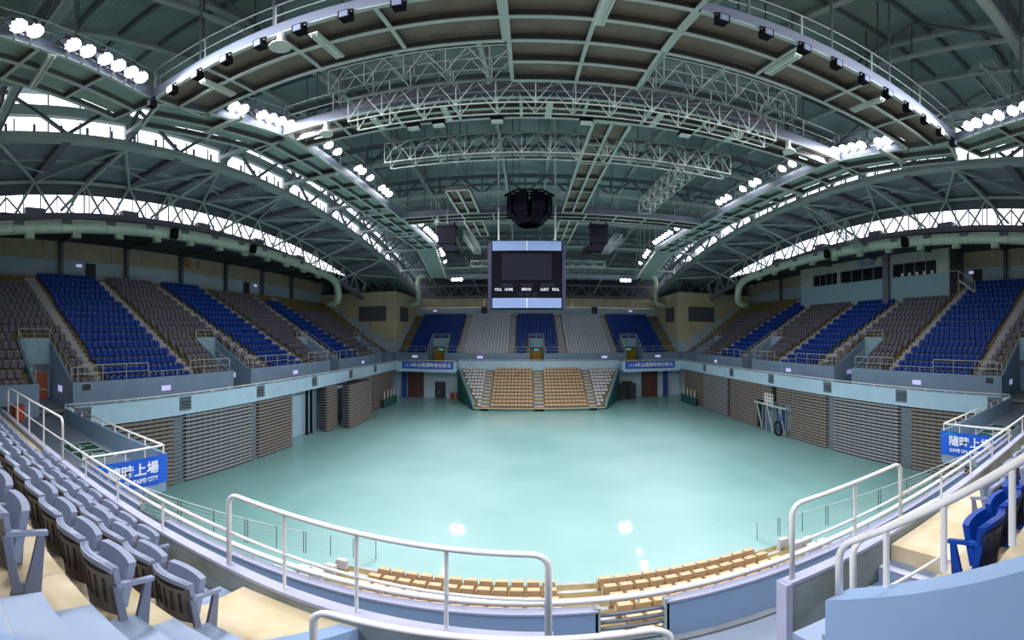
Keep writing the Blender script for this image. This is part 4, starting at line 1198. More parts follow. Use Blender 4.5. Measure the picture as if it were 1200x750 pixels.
def bake(name, items, label, cat, mats):
    V = []; F = []; MI = []; off = 0
    src = {}
    for it in items:
        me = it[1]
        if me.name not in src:
            src[me.name] = (np.array([v.co[:] for v in me.vertices]), [tuple(p.vertices) for p in me.polygons], [p.material_index for p in me.polygons])
        v, f, mi = src[me.name]
        c, s_ = math.cos(it[5]), math.sin(it[5])
        w = np.empty_like(v)
        w[:, 0] = v[:, 0] * c - v[:, 1] * s_ + it[2]; w[:, 1] = v[:, 0] * s_ + v[:, 1] * c + it[3]; w[:, 2] = v[:, 2] + it[4]
        V.append(w); F += [tuple(i + off for i in p) for p in f]; MI += mi
        off += len(v)
    me = bpy.data.meshes.new(name)
    me.from_pydata(np.vstack(V).tolist(), [], F)
    for m in mats: me.materials.append(m)
    me.polygons.foreach_set('material_index', MI)
    o = bpy.data.objects.new(name, me)
    link(o)
    return tag(o, label, cat, kind='stuff')
for col, m, what in (('b', M_BLUE, 'royal blue'), ('g', M_GREY, 'dark grey'), ('p', M_GREYL, 'pale grey')):
    L = [s for s in seats if s[0] == col]
    L.sort(key=lambda s: s[2] ** 2 + s[3] ** 2 + (s[4] - 10) ** 2)
    for s in L[:300]:
        o = bpy.data.objects.new(NAME[col], s[1])
        o.location = (s[2], s[3], s[4]); o.rotation_euler = (0, 0, s[5])
        link(o); tag(o, s[6], 'seat', s[7])
    if L[300:]:
        bake('%s_rows' % NAME[col], L[300:], 'remaining rows of %s tip-up seats higher and farther up the stands' % what, 'seats', [m, M_SWHITE])

# ================================================================== RAILS
def rail(name, label, base, height, mids, m, r=.03, group=None, spacing=1.5, rounded=True, pr=None, cat='railing', drop=0.0):
    """guard rail above a polyline of base points: rounded top rail, knee rails, posts"""
    base = [Vector(p) for p in base]
    t = thing(name, label, cat, base[0].lerp(base[-1], .5), group)
    up = Vector((0, 0, height))
    d0 = (base[1] - base[0]).normalized(); d1 = (base[-1] - base[-2]).normalized()
    c = min(.13, height * .3)
    bend = [(1 - math.sin(q), 1 - math.cos(q)) for q in [PI / 2 * i / 5 for i in range(6)]]
    pts = []
    if rounded:
        pts = [base[0] - Vector((0, 0, drop))] + [base[0] + up - Vector((0, 0, c * u)) + d0 * (c * w) for u, w in bend]
    else: pts = [base[0] + up]
    pts += [b + up for b in base[1:-1]]
    if rounded: pts += [base[-1] + up - Vector((0, 0, c * u)) - d1 * (c * w) for u, w in bend[::-1]] + [base[-1] - Vector((0, 0, drop))]
    else: pts += [base[-1] + up]
    part('top_rail', MB().tube(pts, r, 8), m, t, smooth=True)
    for mz in mids:
        for a, b in zip(base[:-1], base[1:]):
            bar('knee_rail', a + Vector((0, 0, mz)), b + Vector((0, 0, mz)), r * 1.3, r * 1.3, m, t, True)
    for a, b in zip(base[:-1], base[1:]):
        L = (b - a).length; n = max(1, int(round(L / spacing)))
        for i in range(0 if not rounded else 1, n + (1 if (not rounded and b is base[-1]) else 0)):
            p = a.lerp(b, i / n)
            bar('rail_post', p, p + up, pr or r * 1.5, pr or r * 1.5, m, t, True)
    return t
for S in 'LR':
    X = lambda d: SX(S, d)
    nm = SIDE_NAME[S]
    rail('walkway_rail', 'long pale tube rail along the walkway front of the %s' % nm, [(X(19.18), 7.45, 6.05), (X(19.18), 54.3, 6.05)], .15, [], M_WHITE, .035, 'walkway rails', 1.5, False)
    for i, (a, b) in enumerate(segs(VOM[0] + 1.25, 59.0, [(v - 1.25, v + 1.25) for v in VOM[1:]])):
        L = min(5.2, (b - a) * .42)
        rail('parapet_guard', 'tall white guard rail at the near end of parapet length %s, %s' % (('one', 'two', 'three', 'four')[i], nm), [(X(21.2), a + .15, 7.13), (X(21.2), a + L, 7.13)], 1.0, [.5], M_RAIL2, .028, 'parapet guards, %s' % nm)
        if b - a > 8:
            rail('parapet_guard', 'tall white guard rail at the far end of parapet length %s, %s' % (('one', 'two', 'three', 'four')[i], nm), [(X(21.2), b - 4.2, 7.13), (X(21.2), b - .15, 7.13)], 1.0, [.5], M_RAIL2, .028, 'parapet guards, %s' % nm)
            rail('parapet_rail', 'low white rail in the middle of parapet length %s, %s' % (('one', 'two', 'three', 'four')[i], nm), [(X(21.2), a + L, 7.13), (X(21.2), b - 4.2, 7.13)], .4, [], M_RAIL2, .022, 'low parapet rails, %s' % nm, 1.1, False)
            rail('aisle_guard', 'small guard rail at the foot of the stair behind parapet length %s, %s' % (('one', 'two', 'three', 'four')[i], nm), [(X(22.1), a + .1, 7.0), (X(22.1), a + 1.9, 7.0)], .95, [.5], M_RAIL2, .025, 'stair foot guards, %s' % nm, .9)
    for i, v in enumerate(VOM):
        for y, wd in ((v - 1.15, 'near'), (v + 1.15, 'far')):
            rail('entrance_rail', 'sloping white rail on the %s cheek wall of entrance %s, %s' % (wd, ('one', 'two', 'three', 'four')[i], nm), [(X(21.5), y, 7.13), (X(25.6), y, 9.6)], .75, [], M_RAIL2, .025, 'entrance rails, %s' % nm, 1.2)
        rail('entrance_rail', 'white rail across the top of entrance %s, %s' % (('one', 'two', 'three', 'four')[i], nm), [(X(25.6), v - 1.1, 9.7), (X(25.6), v + 1.1, 9.7)], .7, [.35], M_RAIL2, .025, 'entrance rails, %s' % nm, 1.1)
# far end rails
rail('walkway_rail', 'long pale tube rail along the walkway front behind the tan telescopic stand', [(-10.2, 57.05, 6.05), (13.94, 57.05, 6.05)], .15, [], M_WHITE, .035, 'walkway rails', 1.5, False)
for i, (a, b) in enumerate(((-19.1, -10.2), (13.94, 22.8))):
    rail('balcony_rail', 'pale tube rail above the small blue banner, far balcony by the %s' % SIDE_NAME['LR'[i]], [(a, 54.33, 6.0), (b, 54.33, 6.0)], .2, [], M_WHITE, .03, 'far balcony rails', 1.0, False)
for i, (a, b) in enumerate(((-20.6, -15.9), (-12.4, -7.6), (-3.4, .1), (2.95, 6.6), (10.6, 15.2), (18.6, 24.4))):
    rail('parapet_guard', 'white guard rail on the far parapet, %s from the corner away from the booth' % ORD[i + 1], [(a, 58.8, 7.13), (b, 58.8, 7.13)], 1.0, [.5], M_RAIL2, .03, 'far parapet guards')
for i, (a, b) in enumerate(FV):
    for x, wd in ((a + .1, 'away from'), (b - .1, 'toward')):
        rail('entrance_rail', 'sloping white rail of the far entrance %s, cheek %s the booth' % (('one', 'two', 'three')[i], wd), [(x, 59.0, 7.13), (x, 62.5, 9.3)], .75, [], M_WHITE, .035, 'far entrance rails', 1.2)
    rail('entrance_rail', 'white rail across the top of far entrance %s' % ('one', 'two', 'three')[i], [(a + .1, 62.5, 9.35), (b - .1, 62.5, 9.35)], .75, [.4], M_WHITE, .035, 'far entrance rails', 1.2)
# near end rails
rail('walkway_rail', 'thick white tube rail on the blue walkway front below the camera', [(-10.2, 4.5, 6.06), (13.94, 4.5, 6.06)], .16, [], M_WHITE, .05, None, 1.05, False, .03)
for i, (x0, x1, xs, nm) in enumerate(((-19.1, -10.25, -10.25, 'facing the control booth'), (22.8, 14.0, 14.0, 'below the control booth'))):
    rail('balcony_rail', 'white rail on posts along the near balcony wall, side %s' % nm, [(x0, 7.38, 6.0), (x1, 7.38, 6.0)], .26, [], M_WHITE, .04, 'near balcony rails', 1.1, False)
    rail('balcony_rail', 'white rail above the big blue banner, side %s' % nm, [(xs, 4.5, 5.4), (xs, 7.38, 5.4)], .86, [], M_WHITE, .04, 'near balcony rails', .75, False, .035)
pz = 7.13
rail('guard_rail', 'tall white guard rail at the far end of the near parapet by the red-brown door', [(-13.2, PYX(-13.2), pz), (-7.9, PYX(-7.9), pz)], 1.0, [.48], M_WHITE, .03, None, 1.2)
rail('guard_rail', 'low white rail on the near parapet beside the grey seats', [(-7.9, PYX(-7.9), pz), (-2.95, PYX(-2.95), pz)], .5, [], M_WHITE, .025, None, 1.2, False)
rail('guard_rail', 'tall white guard rail on the parapet in front of the tan landing', [(-2.95, PYX(-2.95), pz), (.16, PYX(.16), pz)], 1.02, [.5], M_WHITE, .029, None, .78, drop=.1, pr=.036)
rail('guard_rail', 'tall white guard rail on the parapet at the edge of the entrance gap', [(2.48, PYX(2.48), pz), (4.4, PYX(4.4), pz)], 1.02, [.5], M_WHITE, .029, None, .9, drop=.0, pr=.045)
rail('guard_rail', 'low white rail on the near parapet toward the booth side', [(4.4, PYX(4.4), pz), (14, PYX(14), pz)], .5, [], M_WHITE, .027, None, 1.2, False)
rail('guard_rail', 'white loop rail over the entrance just below the camera', [(-1.2, 1.93, 7.0), (.75, 1.93, 7.0)], 1.03, [], M_WHITE, .027, None, .95)
rail('stair_rail', 'sloping white rail along the top of the big blue cheek wall', [(1.86, 1.76, 7.93), (1.86, .2, 9.1)], .5, [], M_WHITE, .027, None, .55)
rail('stair_rail', 'short white handrail with thin lower bar beside the small blue steps', [(2.25, 1.98, 7.35), (3.25, 1.72, 7.5)], .85, [.12], M_WHITE, .028, None, 2.0, drop=.5)
# wire railings down the sides of the near telescopic stand
for i, sgn in enumerate((-1, 1)):
    f = lambda x: x if sgn < 0 else 2 * XC - x
    A = Vector((f(-9.6), 6.2, 4.2)); B = Vector((f(-5.8), 13.97, -.02))
    t = thing('wire_railing', 'thin dark wire railing sloping down beside the near white seats, side %s' % ('east', 'west')[i], 'railing', A.lerp(B, .5), 'wire railings')
    for k in range(7):
        o = Vector((0, 0, .16 + .14 * k))
        bar('wire', A + o, B + o, .014 if k < 6 else .03, .014 if k < 6 else .03, M_STEELL if k == 6 else M_STEEL, t, True)
    for k in range(9):
        p = A.lerp(B, k / 8)
        for dx in ((-.05, .05) if k % 2 else (0,)):
            q = p + (B - A).normalized() * dx
            bar('rail_post', q, q + Vector((0, 0, 1.02)), .03, .03, M_DKRAIL, t, True)

# ================================================================== TELESCOPIC STANDS
_tier = {}
def tier_mesh(L, m, key):
    k = (round(L, 2), key)
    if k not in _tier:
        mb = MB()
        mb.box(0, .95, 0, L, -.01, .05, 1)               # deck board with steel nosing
        mb.box(.1, .9, .02, L - .02, .05, .23, 2)        # dark fill, the shade between tiers put into its colour
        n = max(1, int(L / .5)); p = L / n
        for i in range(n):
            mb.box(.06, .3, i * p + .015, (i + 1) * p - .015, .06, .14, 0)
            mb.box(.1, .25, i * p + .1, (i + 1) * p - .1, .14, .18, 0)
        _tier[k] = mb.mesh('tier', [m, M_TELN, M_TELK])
    return _tier[k]
def tele(S, y0, y1, d, kind, label, zlo=0, n=17):
    m = {'tan': M_TELB, 'grey': M_TELG}[kind]
    s = 1 if S == 'L' else -1
    t = thing('telescopic_stand', label, 'stand', (SX(S, d), y0, 0), 'folded telescopic stands')
    if zlo == 0: part('base_rail', MB().box(min(-.03 * s, -.95 * s), max(-.03 * s, -.95 * s), 0, y1 - y0, 0, .1), M_TELK, t, local=True)
    for k in range(n):
        z = .1 + k * .277
        if z < zlo: continue
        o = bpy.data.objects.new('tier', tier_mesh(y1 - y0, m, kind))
        if S == 'L': o.rotation_euler = (0, 0, PI); o.location = (0, y1 - y0, z)
        else: o.location = (0, 0, z)
        link(o, t)
    if zlo:
        for yy in (.1, y1 - y0 - .1): part('support_post', MB().box(min(-.85 * s, -.95 * s), max(-.85 * s, -.95 * s), yy - .05, yy + .05, 0, zlo + .1), M_TELK, t, local=True)
    return t
def stair_unit(S, y0, y1, label):
    s = 1 if S == 'L' else -1
    t = thing('telescopic_stair', label, 'stair', (SX(S, 19.3), y0, 0), 'folded stair strips')
    for k in range(17):
        part('stair_tread', MB().box(min(-.02 * s, -.9 * s), max(-.02 * s, -.9 * s), 0, y1 - y0, .12 + k * .277, .2 + k * .277), M_TELN, t, local=True)
    part('stair_back', MB().box(min(-.25 * s, -.9 * s), max(-.25 * s, -.9 * s), .02, y1 - y0 - .02, 0, 4.8), M_PARA, t, local=True)
F1 = 'east'; F2 = 'west'
tele('L', 8.2, 14.7, 19.25, 'tan', 'folded taupe telescopic stand beside the near balcony, side ' + F1)
stair_unit('L', 14.75, 15.65, 'blue-grey folded stair strip next to the near taupe stand, side ' + F1)
tele('L', 15.7, 22.2, 19.25, 'grey', 'wide pale grey folded telescopic stand, side ' + F1)
stair_unit('L', 22.25, 22.95, 'blue-grey folded stair strip at the far end of the wide grey stand, side ' + F1)
tele('L', 23.0, 27.6, 19.25, 'tan', 'folded taupe telescopic stand just before the bare blue wall gap')
tele('L', 33.4, 35.6, 19.1, 'tan', 'narrow folded taupe stand just past the bare blue wall gap')
tele('L', 35.75, 41.1, 17.7, 'tan', 'folded taupe stand pulled out in front of the others')
tele('L', 41.3, 45.2, 19.25, 'grey', 'small pale grey folded stand beyond the pulled-out stand')
tele('L', 45.4, 53.0, 19.25, 'tan', 'last folded taupe stand before the far corner, side ' + F1)
tele('R', 8.2, 14.75, 19.25, 'tan', 'folded taupe telescopic stand beside the near balcony, side ' + F2)
stair_unit('R', 14.8, 15.85, 'blue-grey folded stair strip next to the near taupe stand, side ' + F2)
tele('R', 15.9, 22.5, 19.25, 'grey', 'wide pale grey folded telescopic stand, side ' + F2)
stair_unit('R', 22.55, 23.25, 'blue-grey folded stair strip at the far end of the wide grey stand, side ' + F2)
tele('R', 23.3, 28.1, 19.25, 'tan', 'folded taupe stand on the near side of the goal frame bay')
tele('R', 28.15, 30.3, 19.25, 'tan', 'short upper taupe tiers over the near part of the goal frame bay', 2.95)
tele('R', 31.2, 33.75, 19.25, 'tan', 'short upper taupe tiers over the far part of the goal frame bay', 2.95)
tele('R', 33.8, 39.4, 19.25, 'tan', 'folded taupe stand on the far side of the goal frame bay')
tele('R', 40.1, 46.6, 19.25, 'grey', 'pale grey folded stand beyond the goal frame bay')
tele('R', 46.8, 53.0, 19.25, 'tan', 'last folded taupe stand before the far corner, side ' + F2)
# black upright posts in the bare gap
for i, y in enumerate((31.6, 32.4)):
    solo('steel_post', MB().box(-20.5, -20.3, y - .1, y + .1, 0, 4.9).box(-20.6, -20.2, y - .2, y + .2, 0, .05), M_BLACK, 'black steel post %s the bare blue wall gap' % ('inside', 'at the far edge of')[i], 'post', loc=(-20.4, y, 0))
# green barriers with white rails at the far corners
for S in 'LR':
    s = 1 if S == 'L' else -1
    x = SX(S, 18.6)
    t = thing('low_barrier', 'low bottle-green barrier with white uprights, %s' % SIDE_NAME[S], 'barrier', (x, 50, 0), 'green barriers')
    for k in range(4):
        part('skirt_panel', MB().box(x - .06, x + .06, 47.6 + k * 1.25, 48.82 + k * 1.25, .02, 1.25), M_DKGREEN, t)
        part('upright', MB().box(x - .04, x + .04, 47.75 + k * 1.25, 47.95 + k * 1.25, 1.25, 2.3), M_RAIL2, t)
# folded goal frames in their bay
gx = SX('R', 19.0)
t = thing('goal_frame', 'folded portable goal frame with white lattice backing parked in the stand bay', 'goal frame', (gx, 31, 0))
bar('top_beam', (gx, 28.3, 2.86), (gx, 33.7, 2.86), .3, .16, M_STEEL, t)
for y in (28.4, 29.1, 30.3, 31.6, 32.2, 33.4):
    bar('upright', (gx, y, 0), (gx, y, 2.8), .16, .2, M_STEELD if y != 31.6 else M_LENS, t)
for a, b in ((28.6, 29.4), (32.3, 33.3), (30.5, 31.5)):
    bar('brace', (gx, a, .1), (gx, b, 2.7), .1, .12, M_STEEL, t)
part('blue_pad', MB().box(gx + .1, gx + .25, 28.9, 29.7, .3, 2.6), M_BLUEP, t)
part('tyre', MB().tube([(gx - .2, 29.4 + .55 * math.cos(a), .75 + .7 * math.sin(a)) for a in [i * PI / 5 for i in range(11)]], .09, 6), M_BLACK, t)
for i in range(4):
    bar('lattice_bar', (gx - .25, 30.2 + .45 * i, 2.8), (gx - .25, 30.2 + .45 * i, 4.1), .06, .06, M_WHITE, t)
    bar('lattice_bar', (gx - .25, 30.2, 2.95 + .36 * i), (gx - .25, 31.6, 2.95 + .36 * i), .06, .06, M_WHITE, t)
for i in range(3):
    bar('lattice_bar', (gx - .25, 30.2 + .45 * i, 2.9), (gx - .25, 30.65 + .45 * i, 4.0), .05, .05, M_WHITE, t)

# ---- tan telescopic stand at the far end and its near twin
def tseat(name, m, h=1.0):
    mb = MB()
    mb.prism([(-.2, -.2, .2 * h), (.2, -.2, .2 * h), (.185, -.24, .66 * h), (-.185, -.24, .66 * h)], (0, .07, 0))
    mb.prism([(-.19, -.12, .22 * h), (.19, -.12, .22 * h), (.18, -.1, .6 * h), (-.18, -.1, .6 * h)], (0, .12, 0))
    mb.box(-.18, .18, -.2, .0, .58 * h, .63 * h)
    mb.box(-.238, -.218, -.22, .04, .0, .5 * h)
    return mb.mesh(name, m)
ME_TAN, ME_WHT = tseat('tan_telescopic_seat', M_TANS, .7), tseat('white_telescopic_seat', M_WHS, .7)
ME_TANN, ME_WHTN = tseat('tan_telescopic_seat', M_TANS), tseat('white_telescopic_seat', M_WHS)
TSEAT = []
ft = thing('telescopic_stand', 'opened telescopic stand with tan and white seats below the scoreboard', 'stand', (1.6, 53, 0))
FK, FT_, FH = 12, .63, .385
def fz(k): return .42 + FH * k
def fl_(k): return lerp(-6.8, -10.2, k / 11), lerp(10.1, 13.7, k / 11)
for k in range(FK):
    y = 49.5 + FT_ * k
    a, b = fl_(k)
    part('tier', MB().box(a, b, y, min(y + FT_ + .3, 56.95), fz(k) - .1 - .3, fz(k)), M_CONC, ft)
    part('riser_board', MB().box(a, b, y - .03, y, fz(k) - .38, fz(k) - .02), M_RISER, ft)
    for x0, x1 in ((.95, 2.18), (-5.95, -4.95), (8.1, 9.1)):
        part('aisle_step', MB().box(x0, x1, y - .2, y + .12, fz(k) - .5, fz(k) - .18), M_STEP, ft)
part('front_skirt', MB().box(-6.9, 10.2, 49.3, 49.45, 0, .3), M_DKGREEN, ft)
part('front_kerb', MB().box(-6.95, 10.25, 49.25, 49.5, .3, .38), M_TANS, ft)
for i, (xa_, xb_) in enumerate(((-6.95, -10.4), (10.25, 13.9))):
    part('side_wall', MB().prism([(xa_, 49.3, 0), (xb_, 56.9, 0), (xb_, 56.9, fz(11) + .2), (xa_, 49.3, .4)], (.06, 0, 0)), M_DKGREEN, ft)
    part('side_parapet', MB().prism([(xa_, 49.3, .35), (xb_, 56.9, fz(11) + .1), (xb_, 56.9, fz(11) + 1.0), (xa_, 49.3, 1.15)], (.09, 0, 0)), M_LINTEL, ft)
for k in range(FK):
    y = 49.5 + FT_ * k + .35
    a, b = fl_(k)
    for blk, x0, x1, me, nm, w_ in (('east tan block', -4.9, .92, ME_TAN, 'tan_telescopic_seat', 'tan'), ('west tan block', 2.2, 8.05, ME_TAN, 'tan_telescopic_seat', 'tan'),
                               ('east white wing', a + .15, -6.0, ME_WHT, 'white_telescopic_seat', 'white'), ('west white wing', 9.2, b - .15, ME_WHT, 'white_telescopic_seat', 'white')):
        n = int((x1 - x0) / .5)
        if n < 1: continue
        for j in range(n):
            x = (x0 + j * .5 + .25) if x0 > 9 else (x1 - (n - 1 - j) * .5 - .25) if x1 < -5 else (x0 + x1) / 2 + (j - (n - 1) / 2) * .5
            TSEAT.append((w_, me, x, y, fz(k), PI, '%s folding seat, %s row up, %s from east end, %s, below scoreboard' % (w_, ORD[k + 1], ORD[j + 1], blk), '%s below the scoreboard' % blk, nm))
nt_ = thing('telescopic_stand', 'opened telescopic stand with tan and white seats directly below the camera', 'stand', (1.6, 9, 0))
for k in range(6):
    y = 12.5 - .85 * k
    z = .4 + .25 * k
    a, b = lerp(-6.6, -8.9, k / 6), lerp(9.9, 12.4, k / 6)
    part('tier', MB().box(a, b, y - .85, y, z - .3, z), M_RISER, nt_)
    for x0, x1 in ((.95, 2.18), (-5.95, -4.95), (8.1, 9.1)):
        part('aisle_step', MB().box(x0, x1, y - .1, y + .3, z - .3, z - .1), M_STEP, nt_)
    for blk, x0, x1, me, nm, w_ in (('tan block by the landing', -4.9, .92, ME_TANN, 'tan_telescopic_seat', 'tan'), ('tan block past the gate', 2.2, 8.05, ME_TANN, 'tan_telescopic_seat', 'tan'),
                               ('east white wing', a + .1, -6.0, ME_WHTN, 'white_telescopic_seat', 'white'), ('west white wing', 9.2, b - .1, ME_WHTN, 'white_telescopic_seat', 'white')):
        n = int((x1 - x0) / .485)
        for j in range(n):
            x = (x0 + j * .485 + .25) if x0 > 9 else (x1 - (n - 1 - j) * .485 - .25) if x1 < -5 else (x0 + x1) / 2 + (j - (n - 1) / 2) * .485
            TSEAT.append((w_, me, x, y - .4, z, 0.0, '%s folding seat, %s row, %s from east end, near stand %s' % (w_, ORD[k + 1], ORD[j + 1], blk), 'near stand, %s' % blk, nm))

for w_, m in (('tan', M_TANS), ('white', M_WHS)):
    L = [s for s in TSEAT if s[0] == w_]
    L.sort(key=lambda s: s[2] ** 2 + s[3] ** 2)
    for s in L[:300]:
        o = bpy.data.objects.new(s[8], s[1]); o.location = (s[2], s[3], s[4]); o.rotation_euler = (0, 0, s[5])
        link(o); tag(o, s[6], 'seat', s[7])
    if L[300:]: bake('%s_telescopic_seat_rows' % w_, L[300:], 'top rows of %s folding seats of the stand below the scoreboard' % w_, 'seats', [m])

# ================================================================== BANNERS, MATS, SIGNS
def near_banner(x, sgn, label):
    t = thing('banner', label, 'banner', (x, 6.05, 5.0), 'big blue banners')
    mb = MB(); n = 14
    for i in range(n):
        y0 = lerp(4.65, 7.42, i / n); y1 = lerp(4.65, 7.42, (i + 1) / n)
        w0 = .02 * math.sin(i * 1.7); w1 = .02 * math.sin((i + 1) * 1.7)
        mb.prism([(x + w0, y0, 4.97 + .01 * math.sin(i)), (x + w1, y1, 4.97 + .01 * math.sin(i + 1)), (x + w1 * .3, y1, 6.0), (x + w0 * .3, y0, 6.0)], (.012 * sgn, 0, 0))
    part('cloth', mb, M_BAN, t)
    r = (0, 1, 0) if sgn > 0 else (0, -1, 0)
    xx = x + .05 * sgn
    text_part('lettering', '隨時上場', M_TXT, t, (xx, 6.12, 5.6), r, (0, 0, 1), .46, bold=.018)
    text_part('lettering', 'GAME ON TAIPEI CITY', M_TXT, t, (xx, 6.12, 5.22), r, (0, 0, 1), .22, squeeze=.8, bold=.012)
    mb = MB()
    for i in range(8):
        a0, a1 = i / 8, (i + 1) / 8
        ya, yb = lerp(4.7, 5.6, a0), lerp(4.7, 5.6, a1)
        if sgn < 0: ya, yb = 12.1 - ya, 12.1 - yb
        za, zb = 5.7 + .22 * math.sin(a0 * PI), 5.7 + .22 * math.sin(a1 * PI)
        mb.prism([(xx, ya, za), (xx, yb, zb), (xx, yb, zb + .05), (xx, ya, za + .05)], (.004 * sgn, 0, 0))
    part('swirl', mb, M_BAN2, t)
near_banner(-10.08, 1, 'big blue banner with white Chinese characters hung on the near balcony facing away from the entrance')
near_banner(13.82, -1, 'big blue banner with white Chinese characters hung on the near balcony below the booth')
bpy.data.objects['banner']['label'] = 'big blue banner with white characters on the near balcony away from the booth'
bpy.data.objects['banner.001']['label'] = 'big blue banner with white characters on the near balcony below the booth'
for i, (a, b) in enumerate(((-18.3, -10.5), (14.2, 22.0))):
    t = thing('banner', 'narrow blue banner with white lettering on the far balcony by the %s' % SIDE_NAME['LR'[i]], 'banner', ((a + b) / 2, 54.2, 5), 'narrow far banners')
    mb = MB(); n = 10
    for k in range(n):
        x0, x1 = lerp(a, b, k / n), lerp(a, b, (k + 1) / n)
        w0, w1 = .03 * math.sin(k * 2.1), .03 * math.sin((k + 1) * 2.1)
        mb.prism([(x0, 54.2 + w0, 4.95), (x1, 54.2 + w1, 4.95), (x1, 54.24, 5.98), (x0, 54.24, 5.98)], (0, .015, 0))
    part('cloth', mb, M_BAN, t)
    for j, ch in enumerate(('›', '1', '1', '0', '年', '全', '國', '運', '動', '會', '在', '新', '北')):
        xx = a + .55 + (j * .36 if j < 4 else 1.5 + (j - 4) * .64)
        text_part('lettering', ch, M_TXT, t, (xx, 54.14, 5.47), (1, 0, 0), (0, 0, 1), .66, bold=.015)
# wheelchair spaces
for i, sx in enumerate((1, -1)):
    for j in range(2):
        x0 = (-15.2 + j * 1.25) if sx > 0 else (2 * XC + 13.95 - j * 1.25 + .0)
        y0 = 5.6
        t = thing('wheelchair_mat', 'green wheelchair space mat, the one %s the banner, side %s' % (('farther from', 'nearer to')[j], ('east', 'west')[i]), 'mat', (x0 + .6, y0 + .7, WZ), 'wheelchair mats')
        part('mat', MB().box(x0, x0 + 1.2, y0, y0 + 1.45, WZ, WZ + .012), M_GREENMAT, t)
        z = WZ + .014
        for (u0, u1, v0, v1) in ((0, 1.2, 0, .05), (0, 1.2, 1.4, 1.45), (0, .05, 0, 1.45), (1.15, 1.2, 0, 1.45)):
            part('border_line', MB().box(x0 + u0, x0 + u1, y0 + v0, y0 + v1, z, z + .004), M_TXT, t)
        cx, cy = x0 + .55, y0 + .6
        mb = MB(); N = 18
        for q in range(N - 4):
            a0, a1 = 2 * PI * q / N + 2.2, 2 * PI * (q + 1) / N + 2.2
            mb.quad((cx + .24 * math.cos(a0), cy + .24 * math.sin(a0), z), (cx + .31 * math.cos(a0), cy + .31 * math.sin(a0), z), (cx + .31 * math.cos(a1), cy + .31 * math.sin(a1), z), (cx + .24 * math.cos(a1), cy + .24 * math.sin(a1), z))
        mb.box(cx - .08, cx - .0, cy + .02, cy + .5, z, z + .003); mb.box(cx - .08, cx + .3, cy + .02, cy + .1, z, z + .003); mb.box(cx + .24, cx + .34, cy - .28, cy + .08, z, z + .003)
        mb.disc((cx - .04, cy + .6, z), (0, 0, 1), .07, 10)
        part('wheelchair_symbol', mb, M_TXT, t)
# small lit signs on the walls
def sign(loc, u, w, h, label, m=M_SIGN, grp=None, depth=.05):
    u = Vector(u).normalized(); nrm = u.cross(Vector((0, 0, 1)))
    o = thing('notice_sign', label, 'sign', loc, grp)
    mb = MB(); mb.prism([u * (-w / 2) + Vector((0, 0, -h / 2)), u * (w / 2) + Vector((0, 0, -h / 2)), u * (w / 2) + Vector((0, 0, h / 2)), u * (-w / 2) + Vector((0, 0, h / 2))], nrm * depth)
    part('sign_face', mb, m, o, local=True)
    mb = MB(); mb.prism([u * (-w / 2 - .03) + Vector((0, 0, -h / 2 - .03)), u * (w / 2 + .03) + Vector((0, 0, -h / 2 - .03)), u * (w / 2 + .03) + Vector((0, 0, h / 2 + .03)), u * (-w / 2 - .03) + Vector((0, 0, h / 2 + .03))], nrm * (depth * .6))
    part('sign_frame', mb, M_STEEL, o, local=True)
for S in 'LR':
    s = 1 if S == 'L' else -1
    u = (0, 1, 0) if S == 'L' else (0, -1, 0)
    for i, y in enumerate((15.4, 30.6, 46.3)):
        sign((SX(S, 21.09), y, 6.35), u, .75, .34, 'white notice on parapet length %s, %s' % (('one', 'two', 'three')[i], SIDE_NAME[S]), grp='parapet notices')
    for i, v in enumerate(VOM[:3]):
        sign((SX(S, 23.2), v + 1.04, 6.5), (s, 0, 0), .7, .4, 'glowing violet exit sign inside entrance %s, %s' % (('one', 'two', 'three')[i], SIDE_NAME[S]), grp='entrance exit signs')
    sign((SX(S, 21.09), 9.5, 6.8), u, .55, .4, 'dark number plate on the end of the parapet, %s' % SIDE_NAME[S], M_DOORD, 'number plates')
    for i, y in enumerate((17.0 if S == 'R' else 15.0, 41.0 if S == 'L' else 44)):
        sign((SX(S, 35.05), y, 16.9), u, .6, .3, 'small glowing sign on the back wall, door %s, %s' % (('one', 'two')[i], SIDE_NAME[S]), grp='back wall signs')
    for i, (y) in enumerate((12.3, 19.7, 27.2, 34.8)):
        sign((SX(S, 21.09), y, 5.6), u, .4, .36, 'small cream box low on the parapet, %s past the near corner, %s' % (ORD[i + 1], SIDE_NAME[S]), M_RAIL2, 'parapet boxes')
for i, x in enumerate((-17.3, 19.6)):
    sign((x, 70.99, 14.5), (1, 0, 0), .7, .35, 'small glowing sign above the end stand top row by the %s' % SIDE_NAME['LR'[i]], grp='end stand signs')
for i, x in enumerate((-7.2, 12.0, -17.6, 20.8)):
    sign((x, 58.66, 6.5), (1, 0, 0), .9, .35, 'white notice on the far parapet, %s' % ('beside the middle entrance away from the booth', 'beside the middle entrance toward the booth', 'in the corner away from the booth', 'in the corner toward the booth')[i], grp='far parapet notices')
